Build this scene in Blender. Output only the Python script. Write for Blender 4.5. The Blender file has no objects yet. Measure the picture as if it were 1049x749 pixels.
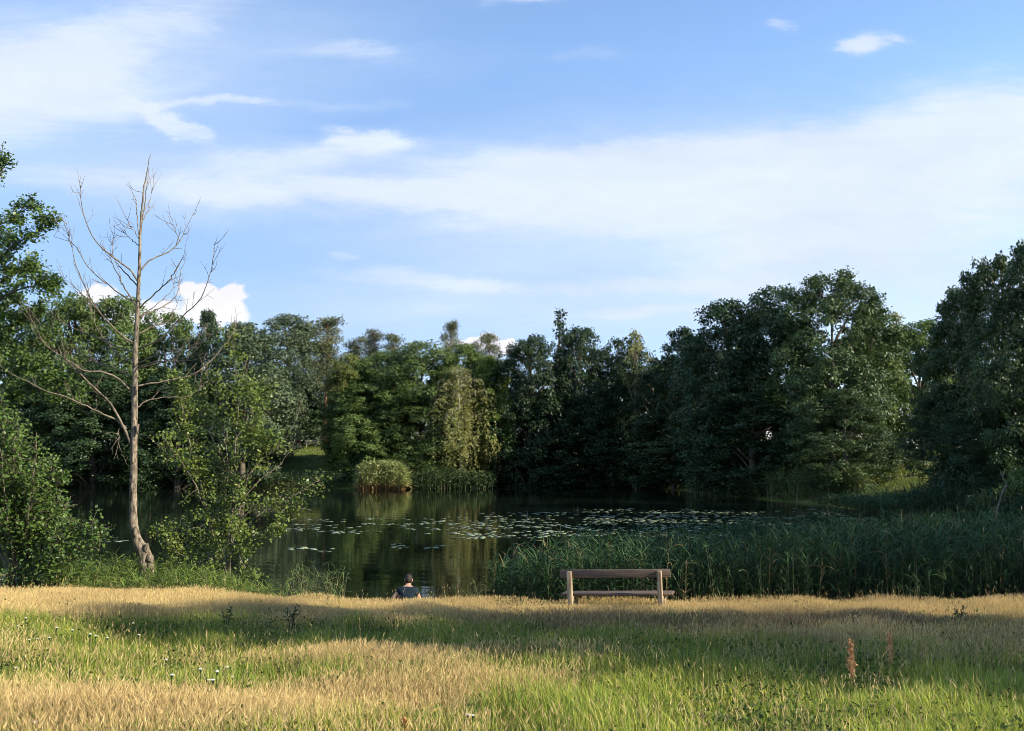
import bpy, math
import numpy as np
from mathutils import Vector, Matrix

scene = bpy.context.scene
COL = scene.collection
RNG = np.random.default_rng(7)

# ------------------------------------------------------------------ camera, sky, sun, exposure
EYE = 1.5                                   # metres above the meadow where the photographer stands
FPX = 1000.0                                # focal length in photo pixels (photo 1049 wide)
PITCH = math.atan(0.0905)
cam_d = bpy.data.cameras.new("camera")
cam_d.sensor_width = 36.0
cam_d.lens = 36.0 * FPX / 1049.0
cam_d.clip_start = 0.1
cam_d.clip_end = 5000.0
cam = bpy.data.objects.new("camera", cam_d)
cam.location = (0, 0, EYE)
cam.rotation_euler = (math.pi / 2 + PITCH, 0, 0)
COL.objects.link(cam)
scene.camera = cam

SUN_EL = math.radians(27.0)
SUN_AZ = math.atan2(0.94, -0.33)           # clockwise from straight ahead: the sun stands to the right, a little behind
world = bpy.data.worlds.new("World")
scene.world = world
world.use_nodes = True
SKY_STRENGTH = 0.112
CLOUD_STRENGTH = 0.47

sun_d = bpy.data.lights.new("sun", 'SUN')
sun_d.energy = 5.0
sun_d.angle = math.radians(0.5)
sun_d.color = (1.0, 0.90, 0.73)
sun = bpy.data.objects.new("sun", sun_d)
to_sun = Vector((math.sin(SUN_AZ) * math.cos(SUN_EL), math.cos(SUN_AZ) * math.cos(SUN_EL), math.sin(SUN_EL)))
sun.rotation_euler = to_sun.to_track_quat('Z', 'Y').to_euler()
sun.location = to_sun * 200
COL.objects.link(sun)

vs = scene.view_settings
vs.view_transform = 'Standard'
vs.look = 'None'
vs.exposure = 1.15
vs.gamma = 1.0
vs.use_curve_mapping = False
try:
    scene.cycles.max_bounces = 8
    scene.cycles.transparent_max_bounces = 8
    scene.cycles.caustics_reflective = False
    scene.cycles.caustics_refractive = False
    scene.cycles.use_denoising = True
    scene.cycles.filter_width = 0.9
except Exception:
    pass


def tan_of(y):
    """slope below the horizontal of the sight line through photo row y"""
    return math.tan(math.atan((y - 374.5) / FPX) - PITCH)


def at(px, py, d):
    """point at forward distance d on the sight line of a place in the photograph (used to survey the site)"""
    c, s = math.cos(PITCH), math.sin(PITCH)
    vx, vy, vz = (px - 524.5) / FPX, 1.0, (374.5 - py) / FPX
    y = vy * c - vz * s
    z = vy * s + vz * c
    k = d / y
    return (vx * k, d, EYE + z * k)


def build_sky():
    nt = world.node_tree
    N, L = nt.nodes, nt.links
    N.clear()
    out = N.new('ShaderNodeOutputWorld')
    sky = N.new('ShaderNodeTexSky')
    sky.sky_type = 'NISHITA'
    sky.sun_disc = False
    sky.sun_elevation = SUN_EL
    sky.sun_rotation = -SUN_AZ % (2 * math.pi)
    sky.altitude = 50
    sky.air_density = 1.0
    sky.dust_density = 0.1
    sky.ozone_density = 3.0
    bg = N.new('ShaderNodeBackground')
    bg.inputs[1].default_value = SKY_STRENGTH
    tc = N.new('ShaderNodeTexCoord')
    sep = N.new('ShaderNodeSeparateXYZ')
    L.new(tc.outputs['Generated'], sep.inputs[0])

    def math_(op, a, b=None, c=None, clamp=False):
        n = N.new('ShaderNodeMath')
        n.operation = op
        n.use_clamp = clamp
        for i, v in enumerate((a, b, c)):
            if v is None:
                continue
            if isinstance(v, (int, float)):
                n.inputs[i].default_value = v
            else:
                L.new(v, n.inputs[i])
        return n.outputs[0]
    ay = math_('ABSOLUTE', sep.outputs[1])
    yy = math_('MAXIMUM', ay, 0.08)
    u = math_('DIVIDE', sep.outputs[0], yy)
    v = math_('DIVIDE', sep.outputs[2], yy)
    # the low sky is hazier and less bright than the clean-air model has it
    lowmr = N.new('ShaderNodeMapRange')
    lowmr.inputs['From Min'].default_value = 0.02
    lowmr.inputs['From Max'].default_value = 0.42
    L.new(v, lowmr.inputs['Value'])
    hz = N.new('ShaderNodeMix')
    hz.data_type = 'RGBA'
    hz.inputs['A'].default_value = (0.55, 0.54, 0.67, 1)
    hz.inputs['B'].default_value = (1.12, 1.10, 1.12, 1)
    L.new(lowmr.outputs[0], hz.inputs['Factor'])
    sm = N.new('ShaderNodeMix')
    sm.data_type = 'RGBA'
    sm.blend_type = 'MULTIPLY'
    sm.inputs['Factor'].default_value = 1.0
    L.new(sky.outputs[0], sm.inputs['A'])
    L.new(hz.outputs['Result'], sm.inputs['B'])
    L.new(sm.outputs['Result'], bg.inputs[0])
    comb = N.new('ShaderNodeCombineXYZ')
    L.new(u, comb.inputs[0])
    L.new(v, comb.inputs[1])

    def noise(vec, scale, detail, rough, stretch, dist=0.0, off=(0, 0, 0), rot=0.0):
        m = N.new('ShaderNodeMapping')
        m.inputs['Scale'].default_value = stretch
        m.inputs['Location'].default_value = off
        m.inputs['Rotation'].default_value = (0, 0, rot)
        L.new(vec, m.inputs[0])
        t = N.new('ShaderNodeTexNoise')
        t.inputs['Scale'].default_value = scale
        t.inputs['Detail'].default_value = detail
        t.inputs['Roughness'].default_value = rough
        t.inputs['Distortion'].default_value = dist
        L.new(m.outputs[0], t.inputs['Vector'])
        return t
    wn = noise(comb.outputs[0], 4.5, 9, 0.66, (0.8, 1.8, 1))
    sub = N.new('ShaderNodeVectorMath')
    sub.operation = 'SUBTRACT'
    L.new(wn.outputs['Color'], sub.inputs[0])
    sub.inputs[1].default_value = (0.5, 0.5, 0.5)
    sc = N.new('ShaderNodeVectorMath')
    sc.operation = 'MULTIPLY'
    L.new(sub.outputs[0], sc.inputs[0])
    sc.inputs[1].default_value = (0.20, 0.075, 0.0)
    add = N.new('ShaderNodeVectorMath')
    add.operation = 'ADD'
    L.new(comb.outputs[0], add.inputs[0])
    L.new(sc.outputs[0], add.inputs[1])
    warped = add.outputs[0]

    def blob(px, py, a, b, rot, amp, vec=None):
        uu = (px - 524.5) / FPX * 1.02
        m = N.new('ShaderNodeMapping')
        m.vector_type = 'TEXTURE'
        m.inputs['Location'].default_value = (uu, -tan_of(py), 0)
        m.inputs['Rotation'].default_value = (0, 0, math.radians(rot))
        m.inputs['Scale'].default_value = (a / 1000.0, b / 1000.0, 1)
        L.new(vec or warped, m.inputs[0])
        dt = N.new('ShaderNodeVectorMath')
        dt.operation = 'DOT_PRODUCT'
        L.new(m.outputs[0], dt.inputs[0])
        L.new(m.outputs[0], dt.inputs[1])
        # flat in the middle, falling off fast at the rim
        e = math_('EXPONENT', math_('MULTIPLY', math_('POWER', dt.outputs['Value'], 1.5), -0.7))
        return math_('MULTIPLY', e, amp)
    veil = [
        (45, 100, 135, 40, 6, 0.95), (130, 30, 150, 36, 24, 0.7), (20, 40, 90, 40, 0, 0.45),
        (180, 122, 46, 9, -30, 0.8), (232, 102, 40, 5, 3, 0.75), (160, 104, 40, 5, 0, 0.4),
        (840, 168, 310, 42, 6, 1.0), (985, 150, 160, 66, 12, 0.85), (600, 180, 200, 32, 4, 0.9), (330, 158, 110, 17, 6, 0.7),
        (150, 188, 220, 15, -3, 0.50), (390, 203, 190, 15, -5, 0.55), (374, 140, 40, 13, -14, 0.8),
        (700, 228, 230, 26, -2, 0.38), (930, 240, 200, 46, 0, 0.40), (420, 287, 100, 11, -4, 0.60), (480, 300, 60, 20, 30, 0.22),
        (640, 291, 170, 9, 0, 0.50), (770, 262, 70, 26, 24, 0.42), (890, 250, 44, 30, 20, 0.24), (660, 321, 60, 7, 0, 0.55), (880, 300, 200, 40, 0, 0.30), (540, 330, 150, 16, 0, 0.22),
        (355, 50, 66, 9, -3, 0.55), (905, 39, 30, 14, 5, 0.85), (798, 28, 20, 6, 0, 0.45), (555, 4, 50, 9, 8, 0.5),
        (343, 262, 15, 5, 0, 0.45), (600, 60, 40, 7, 0, 0.25), (340, 100, 70, 7, 0, 0.32),
    ]
    tot = None
    for b in veil:
        o = blob(*b)
        tot = o if tot is None else math_('ADD', tot, o)
    fine = noise(comb.outputs[0], 9.0, 12, 0.70, (0.55, 3.0, 1), 0.9, rot=0.10)
    fine2 = noise(comb.outputs[0], 2.6, 6, 0.60, (0.7, 2.4, 1), 0.4, off=(3, 1, 0))
    # streaks: the cloud sheet is combed by the wind, thin along its lower side
    n0 = math_('ADD', math_('MULTIPLY', math_('SUBTRACT', fine.outputs['Fac'], 0.5), 1.35), math_('MULTIPLY', math_('SUBTRACT', fine2.outputs['Fac'], 0.5), 0.9))
    lump = math_('ADD', tot, math_('MULTIPLY', n0, math_('ADD', math_('MULTIPLY', tot, 0.9, clamp=True), 0.30)))
    mr0 = N.new('ShaderNodeMapRange')
    mr0.interpolation_type = 'SMOOTHERSTEP'
    mr0.inputs['From Min'].default_value = -0.08
    mr0.inputs['From Max'].default_value = 1.2
    mr0.inputs['To Max'].default_value = 0.93
    L.new(lump, mr0.inputs['Value'])
    # a thin, soft veil between the streaks
    soft = None
    for b in ((60, 85, 270, 95, 8, 0.55), (300, 185, 340, 46, -3, 0.58), (780, 222, 400, 95, 0, 0.80), (600, 310, 340, 40, 0, 0.58), (360, 60, 140, 22, 0, 0.16), (960, 280, 260, 90, 0, 0.62)):
        o = blob(*b)
        soft = o if soft is None else math_('MAXIMUM', soft, o)
    soft = math_('MULTIPLY', soft, math_('ADD', math_('MULTIPLY', fine.outputs['Fac'], 0.9), math_('MULTIPLY', fine2.outputs['Fac'], 0.7)))
    mask = math_('SUBTRACT', 1.0, math_('MULTIPLY', math_('SUBTRACT', 1.0, mr0.outputs[0]), math_('SUBTRACT', 1.0, soft)))
    # heaped cumulus low over the wood
    wn2 = noise(comb.outputs[0], 34.0, 6, 0.55, (1, 1.2, 1))
    sub2 = N.new('ShaderNodeVectorMath')
    sub2.operation = 'SUBTRACT'
    L.new(wn2.outputs['Color'], sub2.inputs[0])
    sub2.inputs[1].default_value = (0.5, 0.5, 0.5)
    sc2 = N.new('ShaderNodeVectorMath')
    sc2.operation = 'MULTIPLY'
    L.new(sub2.outputs[0], sc2.inputs[0])
    sc2.inputs[1].default_value = (0.035, 0.03, 0)
    add2 = N.new('ShaderNodeVectorMath')
    add2.operation = 'ADD'
    L.new(comb.outputs[0], add2.inputs[0])
    L.new(sc2.outputs[0], add2.inputs[1])
    heaps = None
    for b in ((205, 300, 22, 15, 0, 1.0), (236, 304, 22, 14, 0, 1.0), (220, 318, 40, 16, 0, 1.0), (105, 302, 26, 14, 0, 0.8), (150, 322, 60, 18, 0, 0.8),
              (492, 350, 24, 9, 0, 1.0), (520, 358, 24, 10, 0, 1.0), (470, 352, 20, 8, 0, 0.7)):
        o = blob(*b, vec=add2.outputs[0])
        heaps = o if heaps is None else math_('MAXIMUM', heaps, o)
    mr = N.new('ShaderNodeMapRange')
    mr.interpolation_type = 'SMOOTHSTEP'
    mr.inputs['From Min'].default_value = 0.38
    mr.inputs['From Max'].default_value = 0.72
    L.new(heaps, mr.inputs['Value'])
    front = math_('GREATER_THAN', sep.outputs[1], 0.0)
    heap = math_('MULTIPLY', math_('MULTIPLY', mr.outputs[0], front), 0.9)
    cloud = N.new('ShaderNodeBackground')
    ccol = N.new('ShaderNodeMix')
    ccol.data_type = 'RGBA'
    ccol.inputs['A'].default_value = (0.74, 0.83, 0.97, 1)
    ccol.inputs['B'].default_value = (0.98, 0.94, 0.97, 1)
    L.new(heap, ccol.inputs['Factor'])
    L.new(ccol.outputs['Result'], cloud.inputs[0])
    cden = N.new('ShaderNodeMapRange')
    cden.inputs['From Min'].default_value = 0.25
    cden.inputs['From Max'].default_value = 0.75
    cden.inputs['To Min'].default_value = CLOUD_STRENGTH * 0.94
    cden.inputs['To Max'].default_value = CLOUD_STRENGTH * 1.14
    cn = noise(warped, 6.0, 10, 0.62, (0.7, 2.2, 1), 0.3, off=(7, 2, 0))
    L.new(cn.outputs['Fac'], cden.inputs['Value'])
    L.new(cden.outputs[0], cloud.inputs[1])
    mix = N.new('ShaderNodeMixShader')
    L.new(math_('MAXIMUM', mask, heap), mix.inputs[0])
    L.new(bg.outputs[0], mix.inputs[1])
    L.new(cloud.outputs[0], mix.inputs[2])
    L.new(mix.outputs[0], out.inputs[0])


build_sky()

# ------------------------------------------------------------------ helpers


def new_mat(name):
    m = bpy.data.materials.new(name)
    m.use_nodes = True
    nt = m.node_tree
    nt.nodes.clear()
    return m, nt.nodes, nt.links


def leaf_mat(name, c0, c1, trans=0.3, rough=0.5, vary=0.12, spec=0.3):
    """foliage: colour runs from c0 to c1 by a per-leaf value, every plant a little different"""
    m, N, L = new_mat(name)
    out = N.new('ShaderNodeOutputMaterial')
    a = N.new('ShaderNodeAttribute')
    a.attribute_name = 'tone'
    mx = N.new('ShaderNodeMix')
    mx.data_type = 'RGBA'
    mx.inputs['A'].default_value = (*c0, 1)
    mx.inputs['B'].default_value = (*c1, 1)
    L.new(a.outputs['Fac'], mx.inputs['Factor'])
    oi = N.new('ShaderNodeObjectInfo')
    hs = N.new('ShaderNodeHueSaturation')
    mr = N.new('ShaderNodeMapRange')
    mr.inputs['To Min'].default_value = 1 - vary
    mr.inputs['To Max'].default_value = 1 + vary
    L.new(oi.outputs['Random'], mr.inputs['Value'])
    L.new(mr.outputs[0], hs.inputs['Value'])
    L.new(mx.outputs['Result'], hs.inputs['Color'])
    p = N.new('ShaderNodeBsdfPrincipled')
    p.inputs['Roughness'].default_value = rough
    p.inputs['Specular IOR Level'].default_value = spec
    L.new(hs.outputs[0], p.inputs['Base Color'])
    t = N.new('ShaderNodeBsdfTranslucent')
    L.new(hs.outputs[0], t.inputs['Color'])
    ms = N.new('ShaderNodeMixShader')
    ms.inputs[0].default_value = trans
    L.new(p.outputs[0], ms.inputs[1])
    L.new(t.outputs[0], ms.inputs[2])
    L.new(ms.outputs[0], out.inputs[0])
    return m


def blade_mat(name, trans=0.3):
    m, N, L = new_mat(name)
    out = N.new('ShaderNodeOutputMaterial')
    a = N.new('ShaderNodeAttribute')
    a.attribute_name = 'col'
    p = N.new('ShaderNodeBsdfPrincipled')
    p.inputs['Roughness'].default_value = 0.6
    p.inputs['Specular IOR Level'].default_value = 0.25
    L.new(a.outputs['Color'], p.inputs['Base Color'])
    t = N.new('ShaderNodeBsdfTranslucent')
    L.new(a.outputs['Color'], t.inputs['Color'])
    ms = N.new('ShaderNodeMixShader')
    ms.inputs[0].default_value = trans
    L.new(p.outputs[0], ms.inputs[1])
    L.new(t.outputs[0], ms.inputs[2])
    L.new(ms.outputs[0], out.inputs[0])
    return m


def noise_mat(name, c0, c1, scale=(6, 6, 6), rough=0.8, bump=0.3, detail=6, lo=0.35, hi=0.65):
    m, N, L = new_mat(name)
    out = N.new('ShaderNodeOutputMaterial')
    tc = N.new('ShaderNodeTexCoord')
    mp = N.new('ShaderNodeMapping')
    mp.inputs['Scale'].default_value = scale
    L.new(tc.outputs['Object'], mp.inputs[0])
    n = N.new('ShaderNodeTexNoise')
    n.inputs['Scale'].default_value = 1.0
    n.inputs['Detail'].default_value = detail
    n.inputs['Roughness'].default_value = 0.65
    L.new(mp.outputs[0], n.inputs['Vector'])
    r = N.new('ShaderNodeValToRGB')
    r.color_ramp.elements[0].position = lo
    r.color_ramp.elements[1].position = hi
    r.color_ramp.elements[0].color = (*c0, 1)
    r.color_ramp.elements[1].color = (*c1, 1)
    L.new(n.outputs['Fac'], r.inputs[0])
    p = N.new('ShaderNodeBsdfPrincipled')
    p.inputs['Roughness'].default_value = rough
    p.inputs['Specular IOR Level'].default_value = 0.25
    L.new(r.outputs[0], p.inputs['Base Color'])
    b = N.new('ShaderNodeBump')
    b.inputs['Strength'].default_value = bump
    b.inputs['Distance'].default_value = 0.02
    L.new(n.outputs['Fac'], b.inputs['Height'])
    L.new(b.outputs[0], p.inputs['Normal'])
    L.new(p.outputs[0], out.inputs[0])
    return m


def np_mesh(name, V, F, mat=None, tone=None, col=None, smooth=False):
    V = np.ascontiguousarray(V, dtype=np.float32)
    F = np.ascontiguousarray(F, dtype=np.int32)
    k = F.shape[1]
    me = bpy.data.meshes.new(name)
    me.vertices.add(len(V))
    me.vertices.foreach_set('co', V.ravel())
    me.loops.add(F.size)
    me.loops.foreach_set('vertex_index', F.ravel())
    me.polygons.add(len(F))
    me.polygons.foreach_set('loop_start', np.arange(0, F.size, k, dtype=np.int32))
    if smooth:
        me.polygons.foreach_set('use_smooth', np.ones(len(F), dtype=bool))
    if tone is not None:
        at_ = me.attributes.new('tone', 'FLOAT', 'POINT')
        at_.data.foreach_set('value', np.ascontiguousarray(tone, dtype=np.float32))
    if col is not None:
        at_ = me.attributes.new('col', 'FLOAT_COLOR', 'POINT')
        at_.data.foreach_set('color', np.ascontiguousarray(np.c_[col, np.ones(len(col))], dtype=np.float32).ravel())
    me.update()
    me.validate()
    if mat:
        me.materials.append(mat)
    return me


def link(name, data, parent=None, loc=None):
    o = bpy.data.objects.new(name, data)
    COL.objects.link(o)
    if parent is not None:
        o.parent = parent
    if loc is not None:
        o.location = loc
    return o


def tag(o, label=None, cat=None, group=None, kind=None):
    if label:
        o['label'] = label
    if cat:
        o['category'] = cat
    if group:
        o['group'] = group
    if kind:
        o['kind'] = kind
    return o


def thing(name, loc, label, cat, group=None, rotz=0.0, scale=None):
    o = link(name, None, None, loc)
    o.empty_display_size = 0.3
    o.rotation_euler = (0, 0, rotz)
    if scale:
        o.scale = scale
    return tag(o, label, cat, group)


class MB:
    """collects quads for one mesh"""

    def __init__(self):
        self.V, self.F, self.n = [], [], 0

    def add(self, V, F):
        V = np.asarray(V, float)
        self.V.append(V)
        self.F.append(np.asarray(F, int) + self.n)
        self.n += len(V)

    def tube(self, pts, radii, n=6, wob=0.0, rng=RNG):
        P = np.asarray(pts, float)
        R = np.asarray(radii, float)
        m = len(P)
        T = np.gradient(P, axis=0)
        T /= np.linalg.norm(T, axis=1)[:, None] + 1e-9
        ref = np.array([0.31, 0.95, 0.05])
        A = np.cross(T, ref)
        A /= np.linalg.norm(A, axis=1)[:, None] + 1e-9
        B = np.cross(T, A)
        th = np.linspace(0, 2 * math.pi, n, endpoint=False)
        rr = R[:, None] * (1 + wob * rng.uniform(-1, 1, (m, n)))
        V = P[:, None, :] + rr[:, :, None] * (np.cos(th)[None, :, None] * A[:, None, :] + np.sin(th)[None, :, None] * B[:, None, :])
        V = V.reshape(-1, 3)
        F = []
        for i in range(m - 1):
            for j in range(n):
                k = (j + 1) % n
                F.append((i * n + j, i * n + k, (i + 1) * n + k, (i + 1) * n + j))
        # closing ends
        V = np.vstack([V, P[0], P[-1]])
        c0, c1 = m * n, m * n + 1
        for j in range(0, n, 2):
            F.append((c0, (j + 2) % n, j + 1, j))
            o = (m - 1) * n
            F.append((c1, o + j, o + j + 1, o + (j + 2) % n))
        self.add(V, F)

    def box(self, lo, hi, bev=0.0):
        """a box with chamfered edges"""
        lo, hi = np.asarray(lo, float), np.asarray(hi, float)
        import bmesh
        bm = bmesh.new()
        bmesh.ops.create_cube(bm, size=1.0)
        for v in bm.verts:
            v.co = Vector([(lo[i] + hi[i]) / 2 + v.co[i] * (hi[i] - lo[i]) for i in range(3)])
        V = [tuple(v.co) for v in bm.verts]
        F = [[v.index for v in f.verts] for f in bm.faces]
        bm.free()
        self.add(V, F)

    def mesh(self, name, mat, smooth=True):
        return np_mesh(name, np.vstack(self.V), np.vstack(self.F), mat, smooth=smooth)


def bevel(o, w, seg=2):
    m = o.modifiers.new('bevel', 'BEVEL')
    m.width = w
    m.segments = seg
    m.limit_method = 'ANGLE'
    return o


def spline(pts, n):
    """smooth resample of a polyline (Catmull-Rom)"""
    P = np.asarray(pts, float)
    if len(P) < 3:
        t = np.linspace(0, 1, n)[:, None]
        return P[0] * (1 - t) + P[-1] * t
    Q = np.vstack([2 * P[0] - P[1], P, 2 * P[-1] - P[-2]])
    out = []
    for u in np.linspace(0, len(P) - 1, n):
        i = min(int(u), len(P) - 2)
        t = u - i
        p0, p1, p2, p3 = Q[i], Q[i + 1], Q[i + 2], Q[i + 3]
        out.append(0.5 * ((2 * p1) + (-p0 + p2) * t + (2 * p0 - 5 * p1 + 4 * p2 - p3) * t * t + (-p0 + 3 * p1 - 3 * p2 + p3) * t ** 3))
    return np.array(out)


def unit(v):
    return v / (np.linalg.norm(v, axis=-1, keepdims=True) + 1e-9)


def leaves(P, Nrm, size, rng, aspect=0.55, droop=0.25, fold=0.0):
    """one leaf-shaped quad per point: P (n,3), preferred normals Nrm (n,3), length size (n,)"""
    n = len(P)
    Nn = unit(Nrm + rng.normal(0, 0.55, (n, 3)))
    R = rng.normal(0, 1, (n, 3))
    R[:, 2] -= droop
    D = unit(R - (R * Nn).sum(1)[:, None] * Nn)
    S = np.cross(Nn, D)
    L = size[:, None]
    W = L * aspect
    a = P
    b = P + D * L * 0.45 + S * W * 0.5 + Nn * L * fold
    c = P + D * L
    d = P + D * L * 0.45 - S * W * 0.5 + Nn * L * fold
    V = np.stack([a, b, c, d], 1).reshape(-1, 3)
    F = np.arange(4 * n).reshape(n, 4)
    return V, F


# ------------------------------------------------------------------ terrain
WATER = EYE - 3.5
POND = np.array([(-60, 30), (-30, 27.5), (-14, 26.8), (-8.6, 26.3), (-6.6, 24.6), (-5.4, 22.3), (-4.4, 21.4), (-2, 21.25), (0, 21.2), (3, 21.0), (8, 20.9), (13, 21.2),
                 (17, 25), (19.5, 31), (21.5, 39), (23.0, 48), (22.5, 55), (23, 62), (21.6, 68), (19.5, 73), (17, 88), (15, 103), (5, 108),
                 (-2, 104), (-7, 99), (-16, 98.5), (-30, 100), (-52, 101), (-75, 98), (-90, 70)], float)


def pond_sd(X, Y):
    """signed distance to the shoreline, positive on land"""
    X, Y = np.asarray(X, float), np.asarray(Y, float)
    d2 = np.full(X.shape, 1e12)
    inside = np.zeros(X.shape, bool)
    n = len(POND)
    for i in range(n):
        ax, ay = POND[i]
        bx, by = POND[(i + 1) % n]
        ex, ey = bx - ax, by - ay
        t = np.clip(((X - ax) * ex + (Y - ay) * ey) / (ex * ex + ey * ey), 0, 1)
        d2 = np.minimum(d2, (X - ax - t * ex) ** 2 + (Y - ay - t * ey) ** 2)
        cond = (ay > Y) != (by > Y)
        with np.errstate(divide='ignore', invalid='ignore'):
            xi = ax + (Y - ay) * ex / (ey if ey != 0 else 1e-9)
        inside ^= cond & (X < xi)
    s = np.sqrt(d2)
    return np.where(inside, -s, s)


def sstep(a, b, x):
    t = np.clip((x - a) / (b - a), 0, 1)
    return t * t * (3 - 2 * t)


def ground(X, Y):
    X, Y = np.asarray(X, float), np.asarray(Y, float)
    yc = np.clip(Y, -30, 21)
    field = -0.081 * yc
    field = field + 0.20 * sstep(-2, -9.5, X) * np.clip(Y / 19, 0, 1.2) + 0.05 * sstep(4, 10, X) * np.clip(Y / 19, 0, 1)
    field = field + 0.016 * np.sin(X * 0.9 + 1.3) * np.sin(Y * 0.7) + 0.02 * np.sin(X * 2.3 + Y * 1.7)
    far = 3.75 * sstep(27, 128, Y)
    F = field + far
    s = pond_sd(X, Y)
    slope = np.where(Y > 60, 0.21, 0.36)
    shore = (WATER - 0.0) + slope * s
    z = np.where(s > 0, np.minimum(F, shore), np.maximum(WATER + 0.30 * s, WATER - 1.6))
    return z


def gz(x, y):
    return float(ground(np.array([x]), np.array([y]))[0])


def axis_lines(segs):
    out = []
    for a, b, st in segs:
        out.append(np.arange(a, b, st))
    return np.concatenate(out + [np.array([segs[-1][1]])])


def build_ground():
    xs = axis_lines([(-1500, -300, 150), (-300, -60, 20), (-60, -14, 2), (-14, 14, 0.35), (14, 40, 1.0), (40, 100, 5), (100, 300, 25), (300, 1500, 150)])
    ys = axis_lines([(-300, -20, 20), (-20, 4, 2), (4, 28, 0.35), (28, 130, 1.5), (130, 300, 10), (300, 2000, 100)])
    X, Y = np.meshgrid(xs, ys)
    Z = ground(X, Y)
    V = np.stack([X, Y, Z], -1).reshape(-1, 3)
    nx, ny = len(xs), len(ys)
    i = (np.arange(ny - 1)[:, None] * nx + np.arange(nx - 1)[None, :]).ravel()
    F = np.stack([i, i + 1, i + nx + 1, i + nx], 1)
    m, N, L = new_mat('soil_and_turf')
    out = N.new('ShaderNodeOutputMaterial')
    tc = N.new('ShaderNodeTexCoord')
    n1 = N.new('ShaderNodeTexNoise')
    n1.inputs['Scale'].default_value = 0.35
    n1.inputs['Detail'].default_value = 8
    n2 = N.new('ShaderNodeTexNoise')
    n2.inputs['Scale'].default_value = 9
    n2.inputs['Detail'].default_value = 8
    L.new(tc.outputs['Object'], n1.inputs['Vector'])
    L.new(tc.outputs['Object'], n2.inputs['Vector'])
    r = N.new('ShaderNodeValToRGB')
    r.color_ramp.elements[0].position = 0.35
    r.color_ramp.elements[0].color = (0.055, 0.085, 0.018, 1)
    r.color_ramp.elements[1].position = 0.65
    r.color_ramp.elements[1].color = (0.15, 0.13, 0.045, 1)
    e = r.color_ramp.elements.new(0.5)
    e.color = (0.09, 0.12, 0.025, 1)
    mm = N.new('ShaderNodeMath')
    mm.operation = 'MULTIPLY_ADD'
    L.new(n2.outputs['Fac'], mm.inputs[0])
    mm.inputs[1].default_value = 0.6
    mm.inputs[2].default_value = -0.3
    m2 = N.new('ShaderNodeMath')
    m2.operation = 'ADD'
    L.new(n1.outputs['Fac'], m2.inputs[0])
    L.new(mm.outputs[0], m2.inputs[1])
    L.new(m2.outputs[0], r.inputs[0])
    p = N.new('ShaderNodeBsdfPrincipled')
    p.inputs['Roughness'].default_value = 0.95
    p.inputs['Specular IOR Level'].default_value = 0.1
    L.new(r.outputs[0], p.inputs['Base Color'])
    b = N.new('ShaderNodeBump')
    b.inputs['Strength'].default_value = 0.6
    b.inputs['Distance'].default_value = 0.08
    L.new(n2.outputs['Fac'], b.inputs['Height'])
    L.new(b.outputs[0], p.inputs['Normal'])
    L.new(p.outputs[0], out.inputs[0])
    o = link('ground', np_mesh('ground', V, F, m, smooth=True))
    tag(o, kind='structure')


def build_water():
    xs = np.linspace(-110, 40, 31)
    ys = np.linspace(15, 125, 23)
    X, Y = np.meshgrid(xs, ys)
    V = np.stack([X, Y, np.full_like(X, WATER)], -1).reshape(-1, 3)
    nx = len(xs)
    i = (np.arange(len(ys) - 1)[:, None] * nx + np.arange(nx - 1)[None, :]).ravel()
    F = np.stack([i, i + 1, i + nx + 1, i + nx], 1)
    m, N, L = new_mat('pond_water')
    out = N.new('ShaderNodeOutputMaterial')
    p = N.new('ShaderNodeBsdfPrincipled')
    p.inputs['Base Color'].default_value = (0.006, 0.009, 0.006, 1)
    p.inputs['Roughness'].default_value = 0.025
    p.inputs['IOR'].default_value = 1.33
    tc = N.new('ShaderNodeTexCoord')

    def nz(scale, st, det):
        mp = N.new('ShaderNodeMapping')
        mp.inputs['Scale'].default_value = st
        L.new(tc.outputs['Object'], mp.inputs[0])
        n = N.new('ShaderNodeTexNoise')
        n.inputs['Scale'].default_value = scale
        n.inputs['Detail'].default_value = det
        L.new(mp.outputs[0], n.inputs['Vector'])
        return n.outputs['Fac']
    b1 = N.new('ShaderNodeBump')
    b1.inputs['Strength'].default_value = 0.16
    b1.inputs['Distance'].default_value = 0.05
    L.new(nz(1.1, (0.6, 1.0, 1), 2), b1.inputs['Height'])
    b2 = N.new('ShaderNodeBump')
    b2.inputs['Strength'].default_value = 0.06
    b2.inputs['Distance'].default_value = 0.012
    L.new(nz(7.0, (0.6, 1.3, 1), 3), b2.inputs['Height'])
    L.new(b1.outputs[0], b2.inputs['Normal'])
    L.new(b2.outputs[0], p.inputs['Normal'])
    L.new(p.outputs[0], out.inputs[0])
    o = link('water', np_mesh('water', V, F, m, smooth=True))
    tag(o, kind='structure')


build_ground()
build_water()

# ------------------------------------------------------------------ materials for plants
M = {}
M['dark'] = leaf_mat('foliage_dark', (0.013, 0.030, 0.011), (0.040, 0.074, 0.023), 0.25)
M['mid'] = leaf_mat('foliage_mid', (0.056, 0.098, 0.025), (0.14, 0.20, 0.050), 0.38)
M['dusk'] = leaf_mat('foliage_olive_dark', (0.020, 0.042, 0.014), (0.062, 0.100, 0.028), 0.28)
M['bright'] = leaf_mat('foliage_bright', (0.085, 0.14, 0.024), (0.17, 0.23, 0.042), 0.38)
M['silver'] = leaf_mat('foliage_silver', (0.050, 0.085, 0.040), (0.12, 0.155, 0.080), 0.3)
M['pine'] = leaf_mat('pine_needles', (0.035, 0.050, 0.022), (0.10, 0.095, 0.045), 0.12)
M['cones'] = leaf_mat('pine_tops_with_cones', (0.050, 0.072, 0.028), (0.12, 0.125, 0.050), 0.15)
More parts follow.
